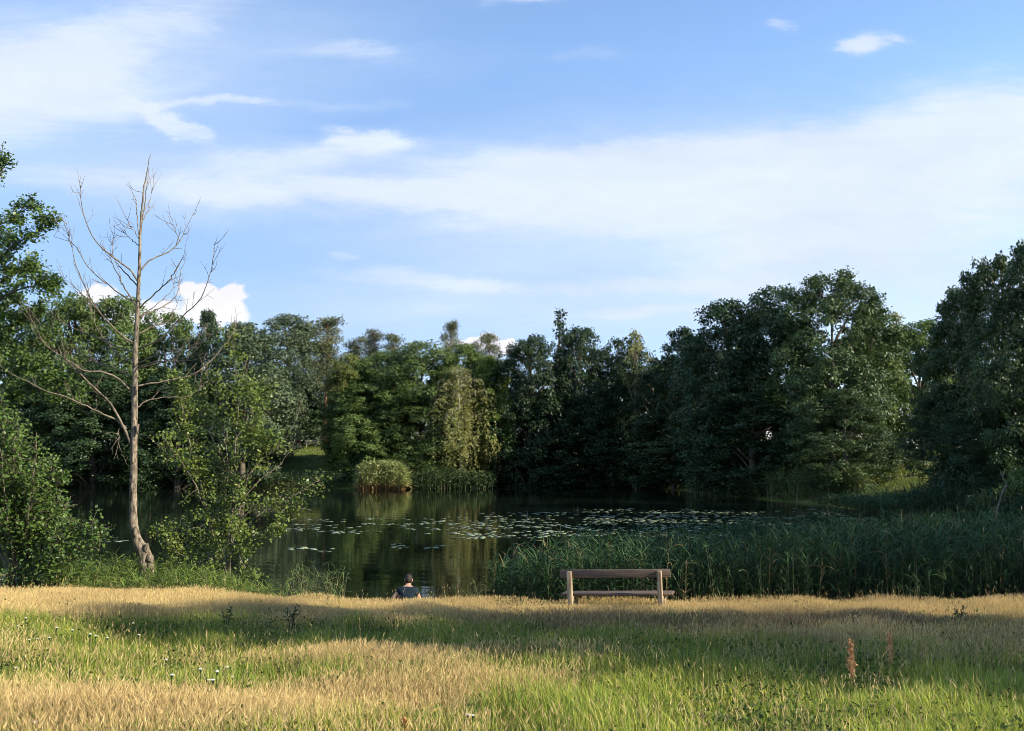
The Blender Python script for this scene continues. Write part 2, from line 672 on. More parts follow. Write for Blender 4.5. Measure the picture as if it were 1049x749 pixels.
M['weeping'] = leaf_mat('weeping_birch_leaves', (0.13, 0.155, 0.045), (0.26, 0.25, 0.085), 0.40)
M['yellowing'] = leaf_mat('yellowing_leaves', (0.085, 0.11, 0.024), (0.17, 0.18, 0.040), 0.3)
M['alder'] = leaf_mat('alder_leaves', (0.030, 0.066, 0.014), (0.11, 0.175, 0.034), 0.30, 0.45, spec=0.35)
M['sapling'] = leaf_mat('sapling_leaves', (0.060, 0.110, 0.018), (0.17, 0.215, 0.040), 0.34, 0.45, spec=0.35)
M['weed'] = leaf_mat('weed_leaves', (0.020, 0.040, 0.012), (0.05, 0.08, 0.02), 0.2)
M['rust'] = leaf_mat('rusty_seeds', (0.46, 0.23, 0.095), (0.80, 0.47, 0.22), 0.2)
M['bark'] = noise_mat('grey_brown_bark', (0.05, 0.04, 0.03), (0.16, 0.13, 0.095), (8, 8, 2))
M['pinebark'] = noise_mat('orange_pine_bark', (0.10, 0.05, 0.025), (0.26, 0.13, 0.06), (6, 6, 2))
M['birchbark'] = noise_mat('white_birch_bark', (0.10, 0.09, 0.07), (0.52, 0.48, 0.40), (5, 5, 9), lo=0.36, hi=0.48)
M['deadbark'] = noise_mat('pale_peeling_bark', (0.045, 0.036, 0.028), (0.25, 0.205, 0.15), (15, 15, 6), lo=0.38, hi=0.62, bump=1.0, rough=0.9)
M['twig'] = noise_mat('pale_twig_bark', (0.075, 0.060, 0.045), (0.21, 0.175, 0.13), (10, 10, 6))
M['blade'] = blade_mat('grass_blades', 0.30)
M['reed'] = blade_mat('reed_blades', 0.25)

# ------------------------------------------------------------------ tree prototypes


def profile(kind, t):
    """half-width of the crown (0..1) at relative height t"""
    if kind == 'broad':
        return np.interp(t, [0.02, 0.12, 0.35, 0.6, 0.8, 0.93, 1.0], [0.6, 0.88, 1.0, 0.98, 0.86, 0.66, 0.34])
    if kind == 'ovoid':
        return np.interp(t, [0.03, 0.15, 0.4, 0.7, 0.88, 1.0], [0.55, 0.85, 1.0, 0.86, 0.62, 0.25])
    if kind == 'spire':
        return np.interp(t, [0.05, 0.3, 0.7, 1.0], [0.8, 1.0, 0.7, 0.1])
    if kind == 'shrub':
        return np.interp(t, [0.0, 0.3, 0.7, 1.0], [0.9, 1.0, 0.8, 0.2])
    return np.ones_like(t)


PROTO = {}


def make_proto(key, kind, H, R, nblob, nleaf, size, seed, blob_r=(0.20, 0.34), mat='mid', bark='bark', aspect=0.6, zmin=0.03, flat=0.7, stray=0.05, t0=0.06, trunk_r=None):
    rng = np.random.default_rng(seed)
    t = t0 + (1 - t0) * rng.uniform(0, 1, nblob) ** 0.85
    t[:3] = (0.97, 0.93, 0.9)
    pr = profile(kind, t) * R
    ang = rng.uniform(0, 2 * math.pi, nblob)
    # lobes: the crown is wider in some directions than in others
    lob = 1 + 0.16 * np.sin(ang * 2 + rng.uniform(0, 6)) + 0.12 * np.sin(ang * 3 + t * 7 + rng.uniform(0, 6))
    br = rng.uniform(blob_r[0], blob_r[1], nblob) * R * (0.62 + 0.38 * pr / R)
    rad = np.clip(pr * lob * np.sqrt(rng.uniform(0.30, 1.1, nblob)) - 0.55 * br, 0, None)
    C = np.stack([np.cos(ang) * rad, np.sin(ang) * rad, t * H - br * flat * 0.8], 1)
    C[:, 2] = np.maximum(C[:, 2], br * flat * 0.5 + zmin)
    wgt = br ** 2
    cnt = np.maximum((nleaf * wgt / wgt.sum()).astype(int), 10)
    idx = np.repeat(np.arange(nblob), cnt)
    n = len(idx)
    U = unit(rng.normal(0, 1, (n, 3)))
    U[:, 2] = np.where(U[:, 2] < -0.2, U[:, 2] * 0.6, U[:, 2])
    rr = br[idx] * (0.45 + 0.60 * rng.uniform(0, 1, n) ** 0.6)
    # ragged outline: every small bunch reaches a different length
    dirs = unit(rng.normal(0, 1, (nblob * 9, 3)))
    own = idx * 9 + rng.integers(0, 9, n)
    bun = rng.uniform(0, 1, n) < 0.6
    U = np.where(bun[:, None], unit(dirs[own] + 0.34 * U), U)
    rr = np.where(bun, rr * (0.9 + 0.45 * (np.sin(own * 12.9898) * 0.5 + 0.5)), rr)
    P = C[idx] + U * rr[:, None] * np.array([1, 1, flat])
    P += rng.normal(0, stray, (n, 3))
    P[:, 2] = np.maximum(P[:, 2], zmin)
    out = unit(P - np.array([0, 0, 0.45 * H]))
    Nr = unit(U * 0.7 + out * 0.5 + np.array([0, 0, 0.45]))
    s = size * rng.uniform(0.65, 1.35, n)
    V, F = leaves(P, Nr, s, rng, aspect)
    blob_tone = rng.uniform(0.1, 0.9, nblob)
    tone = np.clip(blob_tone[idx] * 0.6 + rng.uniform(0, 0.45, n), 0, 1)
    crown = np_mesh(key + '_crown', V, F, M[mat], tone=np.repeat(tone, 4))
    tb = MB()
    r0 = trunk_r or 0.022 * H
    top = np.array([rng.normal(0, 0.1), rng.normal(0, 0.1), 0.86 * H])
    mid = np.array([rng.normal(0, 0.15), rng.normal(0, 0.15), 0.45 * H])
    trunk = spline([(0, 0, -0.5), (0.03, 0.02, 0.1 * H), mid, top], 12)
    tb.tube(trunk, np.interp(np.linspace(0, 1, 12), [0, 0.1, 0.6, 1], [r0 * 1.5, r0, r0 * 0.6, r0 * 0.12]), 8, 0.08, rng)
    for i in rng.choice(nblob, min(nblob, 22), replace=False):
        c = C[i]
        k = np.clip(int((c[2] - 0.35 * math.hypot(c[0], c[1])) / (0.86 * H) * 11), 1, 10)
        s0 = trunk[k]
        tb.tube(spline([s0, (s0 + c) / 2 + np.array([0, 0, 0.12 * R]), c], 6), np.linspace(r0 * 0.38, r0 * 0.06, 6), 5, 0, rng)
    PROTO[key] = (crown, tb.mesh(key + '_trunk', M[bark]), H, R)


def make_pine(key, H, R, seed, mat='pine', npuff=16):
    rng = np.random.default_rng(seed)
    Vs, Fs, Ts, nv = [], [], [], 0
    tb = MB()
    trunk = spline([(0, 0, -0.5), (0.1, 0, 0.4 * H), (-0.1, 0.1, 0.75 * H), (0.1, 0, 0.97 * H)], 12)
    tb.tube(trunk, np.linspace(0.22, 0.04, 12), 7, 0.05, rng)
    for i in range(npuff):
        t = 0.5 + 0.5 * (i + rng.uniform(0, 1)) / npuff
        wr = np.interp(t, [0.5, 0.7, 0.88, 1.0], [0.8, 1.0, 0.9, 0.6]) * R
        a = i * 2.4 + rng.uniform(-0.5, 0.5)
        rad = wr * rng.uniform(0.15, 0.62)
        c = np.array([math.cos(a) * rad, math.sin(a) * rad, t * H])
        s0 = trunk[min(11, int((t - 0.06) * 11))]
        tb.tube(spline([s0, (s0 + c) / 2 + np.array([0, 0, -0.1]), c], 5), np.linspace(0.07, 0.02, 5), 5)
        n = 480
        U = unit(rng.normal(0, 1, (n, 3)))
        r = wr * rng.uniform(0.34, 0.5)
        P = c + U * (r * rng.uniform(0.5, 1.05, n))[:, None] * np.array([1, 1, 0.8])
        P += rng.normal(0, 0.17, (n, 3)) + (rng.normal(0, 0.35, (9, 3)) * np.array([1, 1, 0.5]))[rng.integers(0, 9, n)]
        V, F = leaves(P, rng.normal(0, 1, (n, 3)), rng.uniform(0.16, 0.36, n), rng, 0.38, droop=-0.4)
        Vs.append(V)
        Fs.append(F + nv)
        nv += len(V)
        Ts.append(np.repeat(np.clip(rng.uniform(0.1, 0.7) + rng.uniform(0, 0.4, n), 0, 1), 4))
    crown = np_mesh(key + '_crown', np.vstack(Vs), np.vstack(Fs), M[mat], tone=np.concatenate(Ts))
    PROTO[key] = (crown, tb.mesh(key + '_trunk', M['pinebark']), H, R)


def make_weeping(key, H, R, seed):
    rng = np.random.default_rng(seed)
    tb = MB()
    forks = []
    for lean in ((-0.9, 0.3), (0.35, -0.2), (1.2, 0.2)):
        tr = spline([(0.1 * lean[0], 0, -0.4), (0.4 * lean[0], lean[1] * 0.4, 0.3 * H), (0.75 * lean[0], lean[1] * 0.8, 0.6 * H), (lean[0], lean[1], 0.93 * H)], 12)
        tb.tube(tr, np.linspace(0.15, 0.03, 12), 7, 0.06, rng)
        forks.append(tr)
    Ps = []
    for i in range(190):
        tr = forks[rng.integers(0, 3)]
        k = rng.integers(4, 12)
        a = rng.uniform(0, 2 * math.pi)
        t = tr[k][2] / H
        reach = R * rng.uniform(0.15, 1.0) * np.interp(t, [0.2, 0.5, 0.8, 1.0], [0.7, 1.0, 0.75, 0.2])
        tip = tr[k] + np.array([math.cos(a) * reach, math.sin(a) * reach, 0.08 * H * rng.uniform(0.2, 1.2)])
        drop = min(tip[2] - 0.14 * H, rng.uniform(0.18, 0.50) * H)
        end = tip + np.array([math.cos(a) * 0.3, math.sin(a) * 0.3, -max(drop, 0.3)])
        path = spline([tr[k], (tr[k] + tip) / 2 + np.array([0, 0, 0.3]), tip, (tip + end) / 2 + np.array([math.cos(a) * 0.15, 0, 0]), end], 16)
        tb.tube(path[:10], np.linspace(0.03, 0.008, 10), 4)
        for st in range(2):
            off = rng.normal(0, 0.22, 3) * np.array([1, 1, 0.3])
            nn = 60
            u = rng.uniform(0.35, 1, nn) * 15
            i0 = np.minimum(u.astype(int), 14)
            f = (u - i0)[:, None]
            Ps.append(path[i0] * (1 - f) + path[i0 + 1] * f + off + rng.normal(0, 0.07, (nn, 3)))
    P = np.vstack(Ps)
    P = P[P[:, 2] > 0.1 * H]
    n = len(P)
    V, F = leaves(P, unit(P - np.array([0, 0, 0.3 * H])), rng.uniform(0.12, 0.26, n), rng, 0.5, droop=1.6)
    tone = np.repeat(np.clip(rng.normal(0.5, 0.25, n), 0, 1), 4)
    PROTO[key] = (np_mesh(key + '_crown', V, F, M['weeping'], tone=tone), tb.mesh(key + '_trunk', M['birchbark']), H, R)


make_proto('broad_a', 'broad', 16, 5.0, 230, 36000, 0.25, 11, blob_r=(0.11, 0.24))
make_proto('broad_b', 'broad', 16, 5.0, 260, 36000, 0.25, 12, blob_r=(0.10, 0.22))
make_proto('broad_c', 'broad', 16, 5.0, 220, 36000, 0.24, 13, blob_r=(0.12, 0.26))
make_proto('ovoid_a', 'ovoid', 16, 4.0, 210, 32000, 0.24, 14, blob_r=(0.12, 0.24))
make_proto('ovoid_b', 'ovoid', 16, 4.0, 230, 32000, 0.24, 15, blob_r=(0.11, 0.24))
make_proto('loose', 'ovoid', 15, 3.0, 44, 2600, 0.26, 16, blob_r=(0.16, 0.30), mat='weeping')
make_proto('spire', 'spire', 17, 1.5, 60, 4200, 0.26, 17, blob_r=(0.35, 0.6))
make_proto('shrub_a', 'shrub', 4, 3.0, 40, 4200, 0.24, 18, blob_r=(0.22, 0.40))
make_proto('shrub_b', 'shrub', 4, 3.0, 46, 4200, 0.22, 19, blob_r=(0.20, 0.36))
make_proto('fine_a', 'broad', 15, 5.0, 300, 62000, 0.20, 20, blob_r=(0.10, 0.21), stray=0.04)
make_proto('fine_b', 'ovoid', 15, 5.0, 270, 58000, 0.20, 21, blob_r=(0.10, 0.22), stray=0.04)
make_pine('pine_a', 18, 2.4, 22)
make_pine('pine_b', 18, 2.2, 23, 'cones', 18)
make_pine('pine_c', 17, 1.6, 24, 'cones', 13)
make_weeping('weeping', 11, 3.0, 25)

N_TREE = [0]


def tree(kind, px, ytop, d, wpx, proto, mat, label, cat='tree', group=None, X=None, H=None, W=None, base=None):
    crown_me, trunk_me, PH, PR = PROTO[proto]
    x, y, zt = at(px, ytop, d) if X is None else (X, d, 0)
    zb = gz(x, y) - 0.05 if base is None else base
    h = (zt - zb) if H is None else H
    w = wpx * (1.18 if d > 70 and 'pine' not in proto else 1.12) / FPX * d * 0.5 if W is None else W
    N_TREE[0] += 1
    e = thing(kind, (x, y, zb), label, cat, group, rotz=(N_TREE[0] * 2.399) % 6.283, scale=(w / PR, w / PR, h / PH))
    c = link('crown', crown_me, e)
    if mat:
        c.material_slots[0].link = 'OBJECT'
        c.material_slots[0].material = M[mat]
    link('trunk', trunk_me, e)
    return e


G_L, G_P, G_M, G_R = 'trees on the left far shore', 'pines behind the far wood', 'shaded trees on the middle far shore', 'trees on the right bank'
T = tree
# left far shore, behind the bare tree
T('broadleaf_tree', 20, 318, 106, 90, 'broad_a', 'mid', 'round green tree across the pond, partly behind the leaning alder branches', group=G_L)
T('broadleaf_tree', 75, 300, 104, 74, 'broad_b', 'mid', 'tall green tree across the pond, left of the bare dead tree', group=G_L)
T('broadleaf_tree', 124, 303, 106, 84, 'broad_c', 'mid', 'tall tree across the pond directly behind the bare dead tree', group=G_L)
T('broadleaf_tree', 172, 320, 108, 74, 'broad_a', 'mid', 'green tree across the pond under the white heap cloud, right of the bare tree', group=G_L)
T('broadleaf_tree', 100, 372, 100, 96, 'broad_c', 'dark', 'lower dark shore tree left of the bare trunk, drooping to the water', group=G_L)
T('broadleaf_tree', 185, 380, 99, 90, 'broad_b', 'dark', 'lower dark shore tree behind the leafy multi stemmed sapling', group=G_L)
T('broadleaf_tree', 40, 400, 100, 90, 'broad_b', 'dark', 'low dark shore tree behind the big alder bush on the left', group=G_L)
T('broadleaf_tree', 213, 318, 104, 44, 'ovoid_a', 'dark', 'narrow dark tree rising just right of the white heaped cloud', group=G_L)
T('grey_poplar', 252, 330, 100, 84, 'ovoid_b', 'silver', 'greyish green poplar left of the other silvery tree, above the leafy sapling', group=G_L)
T('grey_poplar', 296, 322, 132, 80, 'broad_c', 'silver', 'tall silvery grey green tree right of the sapling, above the distant lawn', group=G_L)
T('grey_poplar', 255, 392, 112, 80, 'ovoid_a', 'silver', 'shorter grey green tree in front of the two silvery crowns', group=G_L)
T('pine_tree', 336, 326, 120, 40, 'pine_b', None, 'brownish topped pine rising right of the silvery tree, broadest of the pines', 'tree', G_P)
T('pine_tree', 312, 336, 138, 30, 'pine_a', None, 'dark pine beside the broad brown topped pine, on its left', 'tree', G_P)
T('pine_tree', 366, 346, 122, 26, 'pine_c', None, 'thin pine with sparse crown, just right of the broad brown topped pine', 'tree', G_P)
T('pine_tree', 383, 338, 119, 28, 'pine_a', None, 'pine with stacked dark tufts, left one of the close pair of pines', 'tree', G_P)
T('pine_tree', 403, 343, 119, 28, 'pine_b', None, 'pine with a rounded brownish top, right one of the close pair', 'tree', G_P)
T('pine_tree', 462, 330, 120, 21, 'pine_b', None, 'lone slender pine standing highest above the weeping birch', 'tree', G_P)
T('pine_tree', 501, 342, 117, 25, 'pine_b', None, 'brown topped pine behind the bright green tree, beside a white cloud', 'tree', G_P)
T('pine_tree', 484, 352, 119, 18, 'pine_c', None, 'short pine top between the lone slender pine and the one by the cloud', 'tree', G_P)
T('broadleaf_tree', 356, 362, 105, 54, 'broad_a', 'yellowing', 'small tree with a yellowing top below the broad brown pine', group=G_L)
T('broadleaf_tree', 366, 372, 105, 52, 'ovoid_b', 'mid', 'mid green tree above the distant lawn and bench', group=G_L)
T('broadleaf_tree', 374, 392, 103.5, 76, 'broad_b', 'mid', 'broad mid green tree over the pale reed clump', group=G_L)
T('broadleaf_tree', 395, 360, 106, 80, 'broad_c', 'mid', 'tall green tree under the close pair of pines', group=G_L)
T('broadleaf_tree', 432, 350, 105, 88, 'broad_a', 'mid', 'tall full green tree left of the weeping birch', group=G_L)
T('broadleaf_tree', 412, 400, 103, 80, 'broad_c', 'mid', 'darker tree in front, between the pale reed clump and the weeping birch', group=G_L)
T('broadleaf_tree', 474, 352, 106, 66, 'ovoid_a', 'mid', 'green tree directly behind the weeping birch', group=G_L)
T('broadleaf_tree', 500, 364, 104, 50, 'ovoid_b', 'bright', 'bright yellow green rounded tree, right edge of the sunlit wood', group=G_L)
T('weeping_birch', 474, 382, 102.5, 74, 'weeping', None, 'pale olive weeping birch with white forked trunks and hanging twigs', group=G_L)
T('shore_shrub', 296, 452, 136, 60, 'shrub_b', 'mid', 'hedge like shrub closing off the distant lawn on its far side', 'shrub')
T('shore_shrub', 325, 450, 135, 50, 'shrub_a', 'dark', 'dark shrub standing right behind the distant bench', 'shrub')
T('broadleaf_tree', 310, 392, 138, 96, 'broad_b', 'dark', 'dark tree behind the distant lawn, seen over the bench', group=G_L)
# middle, in shade
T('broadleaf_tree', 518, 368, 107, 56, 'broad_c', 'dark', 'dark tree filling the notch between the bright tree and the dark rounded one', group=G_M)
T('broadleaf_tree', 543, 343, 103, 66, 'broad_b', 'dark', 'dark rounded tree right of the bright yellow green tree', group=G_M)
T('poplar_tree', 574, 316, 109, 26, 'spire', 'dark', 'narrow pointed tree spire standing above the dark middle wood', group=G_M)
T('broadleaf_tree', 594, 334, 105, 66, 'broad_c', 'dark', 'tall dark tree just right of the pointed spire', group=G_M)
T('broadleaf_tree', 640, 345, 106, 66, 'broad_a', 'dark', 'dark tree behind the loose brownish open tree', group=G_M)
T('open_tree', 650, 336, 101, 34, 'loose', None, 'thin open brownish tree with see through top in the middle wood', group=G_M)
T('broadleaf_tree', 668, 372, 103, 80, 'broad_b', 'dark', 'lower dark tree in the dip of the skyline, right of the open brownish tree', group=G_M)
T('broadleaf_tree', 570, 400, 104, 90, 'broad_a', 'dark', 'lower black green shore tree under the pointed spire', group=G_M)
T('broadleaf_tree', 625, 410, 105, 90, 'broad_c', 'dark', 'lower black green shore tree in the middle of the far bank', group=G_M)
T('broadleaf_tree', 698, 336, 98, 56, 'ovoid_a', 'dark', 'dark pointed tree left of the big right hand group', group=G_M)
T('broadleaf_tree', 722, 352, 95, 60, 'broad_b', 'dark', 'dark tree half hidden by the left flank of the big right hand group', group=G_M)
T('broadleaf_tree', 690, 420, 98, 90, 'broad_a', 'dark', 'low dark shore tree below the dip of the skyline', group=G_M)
# right group
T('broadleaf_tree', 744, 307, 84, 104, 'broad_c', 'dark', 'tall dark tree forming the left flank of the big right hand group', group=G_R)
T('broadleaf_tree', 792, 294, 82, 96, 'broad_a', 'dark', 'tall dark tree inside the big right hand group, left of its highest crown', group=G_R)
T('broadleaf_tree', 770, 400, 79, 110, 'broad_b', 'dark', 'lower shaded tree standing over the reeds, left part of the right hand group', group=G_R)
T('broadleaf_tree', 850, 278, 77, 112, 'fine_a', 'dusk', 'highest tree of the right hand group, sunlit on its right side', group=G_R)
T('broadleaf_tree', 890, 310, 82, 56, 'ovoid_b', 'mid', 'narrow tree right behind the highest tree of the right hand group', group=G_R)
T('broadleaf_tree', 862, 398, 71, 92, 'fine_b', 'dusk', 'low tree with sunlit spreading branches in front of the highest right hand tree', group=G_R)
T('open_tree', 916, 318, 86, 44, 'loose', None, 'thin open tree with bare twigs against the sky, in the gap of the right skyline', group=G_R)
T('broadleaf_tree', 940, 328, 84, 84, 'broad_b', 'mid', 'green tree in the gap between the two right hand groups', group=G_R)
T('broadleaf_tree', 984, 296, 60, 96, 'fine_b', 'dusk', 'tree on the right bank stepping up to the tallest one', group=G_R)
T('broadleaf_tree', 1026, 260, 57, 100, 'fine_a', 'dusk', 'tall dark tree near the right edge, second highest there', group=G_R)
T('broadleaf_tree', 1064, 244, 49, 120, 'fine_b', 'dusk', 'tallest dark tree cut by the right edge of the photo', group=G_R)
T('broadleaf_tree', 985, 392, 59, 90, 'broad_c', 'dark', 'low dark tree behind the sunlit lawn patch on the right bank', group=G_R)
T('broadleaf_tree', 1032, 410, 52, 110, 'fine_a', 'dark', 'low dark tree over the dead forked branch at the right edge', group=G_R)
# the row along the near bank to the right, whose shade falls over the meadow and the reeds
T('broadleaf_tree', 0, 0, 6.7, 0, 'fine_a', 'mid', 'tree right of the frame whose shadow crosses the near meadow', X=21.0, H=14.0, W=4.7)
T('broadleaf_tree', 0, 0, 19.2, 0, 'fine_b', 'mid', 'tree right of the frame whose shadow covers the near reed bed', X=23.0, H=14.8, W=4.4)
T('broadleaf_tree', 0, 0, 28.0, 0, 'fine_a', 'mid', 'tree right of the frame standing where the pond bends', X=24.5, H=15, W=4.6)
T('broadleaf_tree', 0, 0, 38.0, 0, 'fine_b', 'mid', 'tree right of the frame behind the right bank reeds', X=31.0, H=14.5, W=5.0)
# shrubs on the far shore
T('shore_shrub', 351, 437, 102, 34, 'shrub_a', 'bright', 'bright green leafy shrub right of the distant bench', 'shrub')
T('shore_shrub', 405, 462, 101, 42, 'shrub_b', 'bright', 'olive green rounded shrub just behind the pale reed clump', 'shrub')
T('shore_shrub', 440, 468, 101.5, 46, 'shrub_a', 'mid', 'green shrub behind the dark reeds beneath the weeping birch', 'shrub')
T('shore_shrub', 372, 462, 101.5, 46, 'shrub_a', 'dark', 'dark shrub left behind the pale reed clump', 'shrub')
T('shore_shrub', 912, 454, 77, 62, 'shrub_b', 'dark', 'dark shrub above the sunlit strip of grass on the right bank', 'shrub')
T('shore_shrub', 985, 466, 52, 60, 'shrub_b', 'dark', 'dark shrub behind the right bank reeds, right of the lawn patch', 'shrub')
T('shore_shrub', 1045, 478, 45, 60, 'shrub_a', 'mid', 'green shrub at the right edge behind the reeds', 'shrub')


# understory and the deep wood: masses nobody could count
def leaf_mass(name, pts_fn, n, size, mat, label, cat, seed, aspect=0.6):
    rng = np.random.default_rng(seed)
    P = pts_fn(rng, n)
    V, F = leaves(P, rng.normal(0, 0.6, (len(P), 3)) + np.array([0.3, -0.5, 0.5]), size * rng.uniform(0.6, 1.4, len(P)), rng, aspect)
    tone = np.repeat(np.clip(rng.normal(0.45, 0.25, len(P)), 0, 1), 4)
    o = link(name, np_mesh(name, V, F, M[mat], tone=tone))
    return tag(o, label, cat, kind='stuff')


def mass_points(line, width, hfun, lump):
    L_ = np.array(line, float)

    def fn(rng, n):
        seg = np.linalg.norm(np.diff(L_, axis=0), axis=1)
        cum = np.r_[0, np.cumsum(seg)]
        nb = int(cum[-1] / lump * 2.2)
        s = rng.uniform(0, cum[-1], nb)
        cx = np.interp(s, cum, L_[:, 0]) + rng.normal(0, width * 0.4, nb)
        cy = np.interp(s, cum, L_[:, 1]) + rng.normal(0, width * 0.4, nb)
        h = hfun(cx, cy) * rng.uniform(0.25, 1.0, nb)
        i = rng.integers(0, nb, n)
        r = lump * rng.uniform(0.6, 1.2, nb)
        U = unit(rng.normal(0, 1, (n, 3)))
        P = np.stack([cx[i], cy[i], h[i]], 1) + U * (r[i] * rng.uniform(0.5, 1, n))[:, None] * np.array([1, 1, 0.7])
        P[:, 2] = np.abs(P[:, 2])
        P[:, 2] += ground(P[:, 0], P[:, 1])
        return P
    return fn


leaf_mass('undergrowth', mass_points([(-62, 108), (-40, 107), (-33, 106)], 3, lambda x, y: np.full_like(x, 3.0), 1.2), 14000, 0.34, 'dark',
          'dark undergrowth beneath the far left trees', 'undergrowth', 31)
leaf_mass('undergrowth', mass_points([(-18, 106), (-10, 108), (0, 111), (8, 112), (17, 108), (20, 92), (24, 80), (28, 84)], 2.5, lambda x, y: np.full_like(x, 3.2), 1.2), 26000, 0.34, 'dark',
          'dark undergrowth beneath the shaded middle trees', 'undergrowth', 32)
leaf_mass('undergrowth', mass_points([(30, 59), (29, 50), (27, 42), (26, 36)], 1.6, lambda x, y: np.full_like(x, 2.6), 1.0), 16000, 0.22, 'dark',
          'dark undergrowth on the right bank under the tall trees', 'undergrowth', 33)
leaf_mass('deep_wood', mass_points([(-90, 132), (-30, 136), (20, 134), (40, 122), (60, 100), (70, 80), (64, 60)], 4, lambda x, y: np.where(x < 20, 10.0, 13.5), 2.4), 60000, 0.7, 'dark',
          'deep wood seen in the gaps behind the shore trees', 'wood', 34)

# ------------------------------------------------------------------ bare dead tree


def zpt1(zx, zy, d):
    return np.array(at(zx / 2.882, 130 + zy / 2.882, d))


def zpt2(zx, zy, d):
    return np.array(at(zx / 2.882, 370 + zy / 2.882, d))


def build_bare_tree():
    d0 = 23.6
    rng = np.random.default_rng(3)
    base = np.array(at(149, 585, d0))
    e = thing('bare_tree', base, 'leafless dead tree with pale trunk and swollen bent foot on the left bank', 'tree')
    tb, bb = MB(), MB()
    tr = [at(150.5, 592, d0), at(150, 582, d0), at(147, 566, d0), at(140.5, 553, d0), at(136.6, 533, d0), at(136.6, 508, d0), at(137, 474, d0), at(137.5, 439, d0), at(138, 405, d0),
          at(138.5, 370, d0), at(140, 338, d0), at(141.5, 303, d0), at(143, 269, d0), at(143.5, 241, d0)]
    tr = np.array(tr)
    trunk = spline(tr, 60)
    s = np.linspace(0, 1, 60)
    rad = np.interp(s, [0, 0.08, 0.16, 0.24, 0.40, 0.6, 0.8, 1.0], [0.19, 0.165, 0.165, 0.105, 0.086, 0.072, 0.052, 0.032])
    tb.tube(trunk - base, rad, 14, 0.07, rng)
    # knobbly foot
    for (px, py, r) in ((153, 572, 0.085), (146, 577, 0.08), (154, 580, 0.08), (150, 562, 0.07), (145, 566, 0.075), (155, 574, 0.06), (138.5, 545, 0.05), (141, 440, 0.035), (135, 500, 0.04), (136, 470, 0.035), (139.5, 400, 0.03)):
        c = np.array(at(px, py, d0 - 0.1)) - base
        tb.tube([c - (0, 0, 0.12), c - (0, 0, 0.05), c + (0, 0, 0.05), c + (0.02, 0, 0.13)], [0.02, r, r * 0.9, 0.02], 8, 0.15, rng)
    tw = [(143.5, 245), (147, 215), (150, 185), (154.5, 158)]
    paths = []          # (points, r0, r1, twigs)

    def P1(pts, dep, r0, r1=0.006, tw_=4):
        m = len(pts)
        paths.append((np.array([zpt1(x, y, d0 + dep * (i / (m - 1)) ** 1.2) for i, (x, y) in enumerate(pts)]), r0, r1, tw_))

    def P2(pts, dep, r0, r1=0.006, tw_=3):
        m = len(pts)
        paths.append((np.array([zpt2(x, y, d0 + dep * (i / (m - 1)) ** 1.2) for i, (x, y) in enumerate(pts)]), r0, r1, tw_))
    P1([(413, 330), (420, 230), (430, 150), (445, 78)], 0.0, 0.045, 0.008, 1)
    P1([(412, 330), (424, 250), (432, 190), (440, 120)], 0.3, 0.03, 0.008, 1)
    P1([(412, 330), (405, 270), (403, 230), (395, 208)], -0.3, 0.022, 0.006, 1)
    P1([(418, 285), (436, 245), (448, 190)], 0.4, 0.018, 0.005, 2)
    P1([(406, 455), (385, 425), (330, 383), (287, 342), (255, 284), (240, 220), (238, 165)], -0.8, 0.035, 0.006, 4)
    P1([(406, 470), (372, 432), (345, 402), (330, 360), (340, 318)], 0.7, 0.026, 0.006, 3)
    P1([(404, 530), (372, 482), (350, 440), (330, 400), (325, 350)], -1.0, 0.03, 0.006, 3)
    P1([(404, 520), (350, 490), (300, 452), (250, 400), (215, 345), (160, 325)], 0.6, 0.028, 0.006, 5)
    P1([(398, 640), (345, 605), (292, 545), (252, 475), (222, 395), (188, 252)], -1.2, 0.034, 0.006, 6)
    P1([(300, 555), (250, 500), (210, 465), (172, 430)], -0.4, 0.018, 0.005, 3)
    P1([(396, 665), (330, 643), (270, 615), (205, 590), (130, 545)], 1.2, 0.03, 0.006, 5)
    P1([(395, 690), (350, 672), (318, 640), (280, 580), (268, 520)], 0.9, 0.028, 0.006, 4)
    P1([(408, 350), (376, 322), (356, 298)], 0.5, 0.016, 0.005, 2)
    P1([(410, 330), (388, 296), (370, 268)], -0.5, 0.016, 0.005, 2)
    P1([(414, 425), (442, 395), (492, 372), (530, 338), (550, 300), (575, 248)], 0.8, 0.03, 0.006, 4)
    P1([(530, 336), (518, 305), (510, 278)], 0.2, 0.014, 0.005, 2)
    P1([(412, 535), (452, 495), (500, 452), (525, 412), (547, 372)], -0.8, 0.03, 0.006, 3)
    P1([(412, 562), (462, 540), (510, 510), (530, 470), (533, 420)], 1.2, 0.028, 0.006, 3)
    P1([(408, 655), (470, 628), (530, 568), (590, 512), (622, 430), (632, 350)], -1.0, 0.034, 0.006, 5)
    P1([(412, 560), (460, 525), (500, 490), (520, 455)], 0.4, 0.02, 0.005, 2)
    P1([(408, 612), (450, 590), (500, 570), (530, 500)], 1.6, 0.022, 0.005, 3)
    P1([(408, 698), (470, 672), (530, 655), (600, 635)], -1.6, 0.024, 0.006, 4)
    P1([(410, 715), (480, 695), (540, 690), (585, 672)], -0.5, 0.024, 0.006, 3)
    P2([(386, 88), (345, 48), (300, 33), (250, 28), (215, 5), (150, -35), (110, -90), (75, -160)], -1.4, 0.036, 0.006, 5)
    P2([(388, 45), (340, 20), (290, 5), (230, -30), (150, -80), (80, -155)], 1.0, 0.03, 0.006, 5)
    P2([(388, 248), (360, 185), (325, 125), (270, 70), (225, 25), (185, -10), (130, -50)], -0.9, 0.05, 0.007, 5)
    P2([(375, 200), (340, 172), (290, 150), (240, 125), (180, 100), (130, 85), (60, 50), (0, 15)], -1.2, 0.04, 0.007, 5)
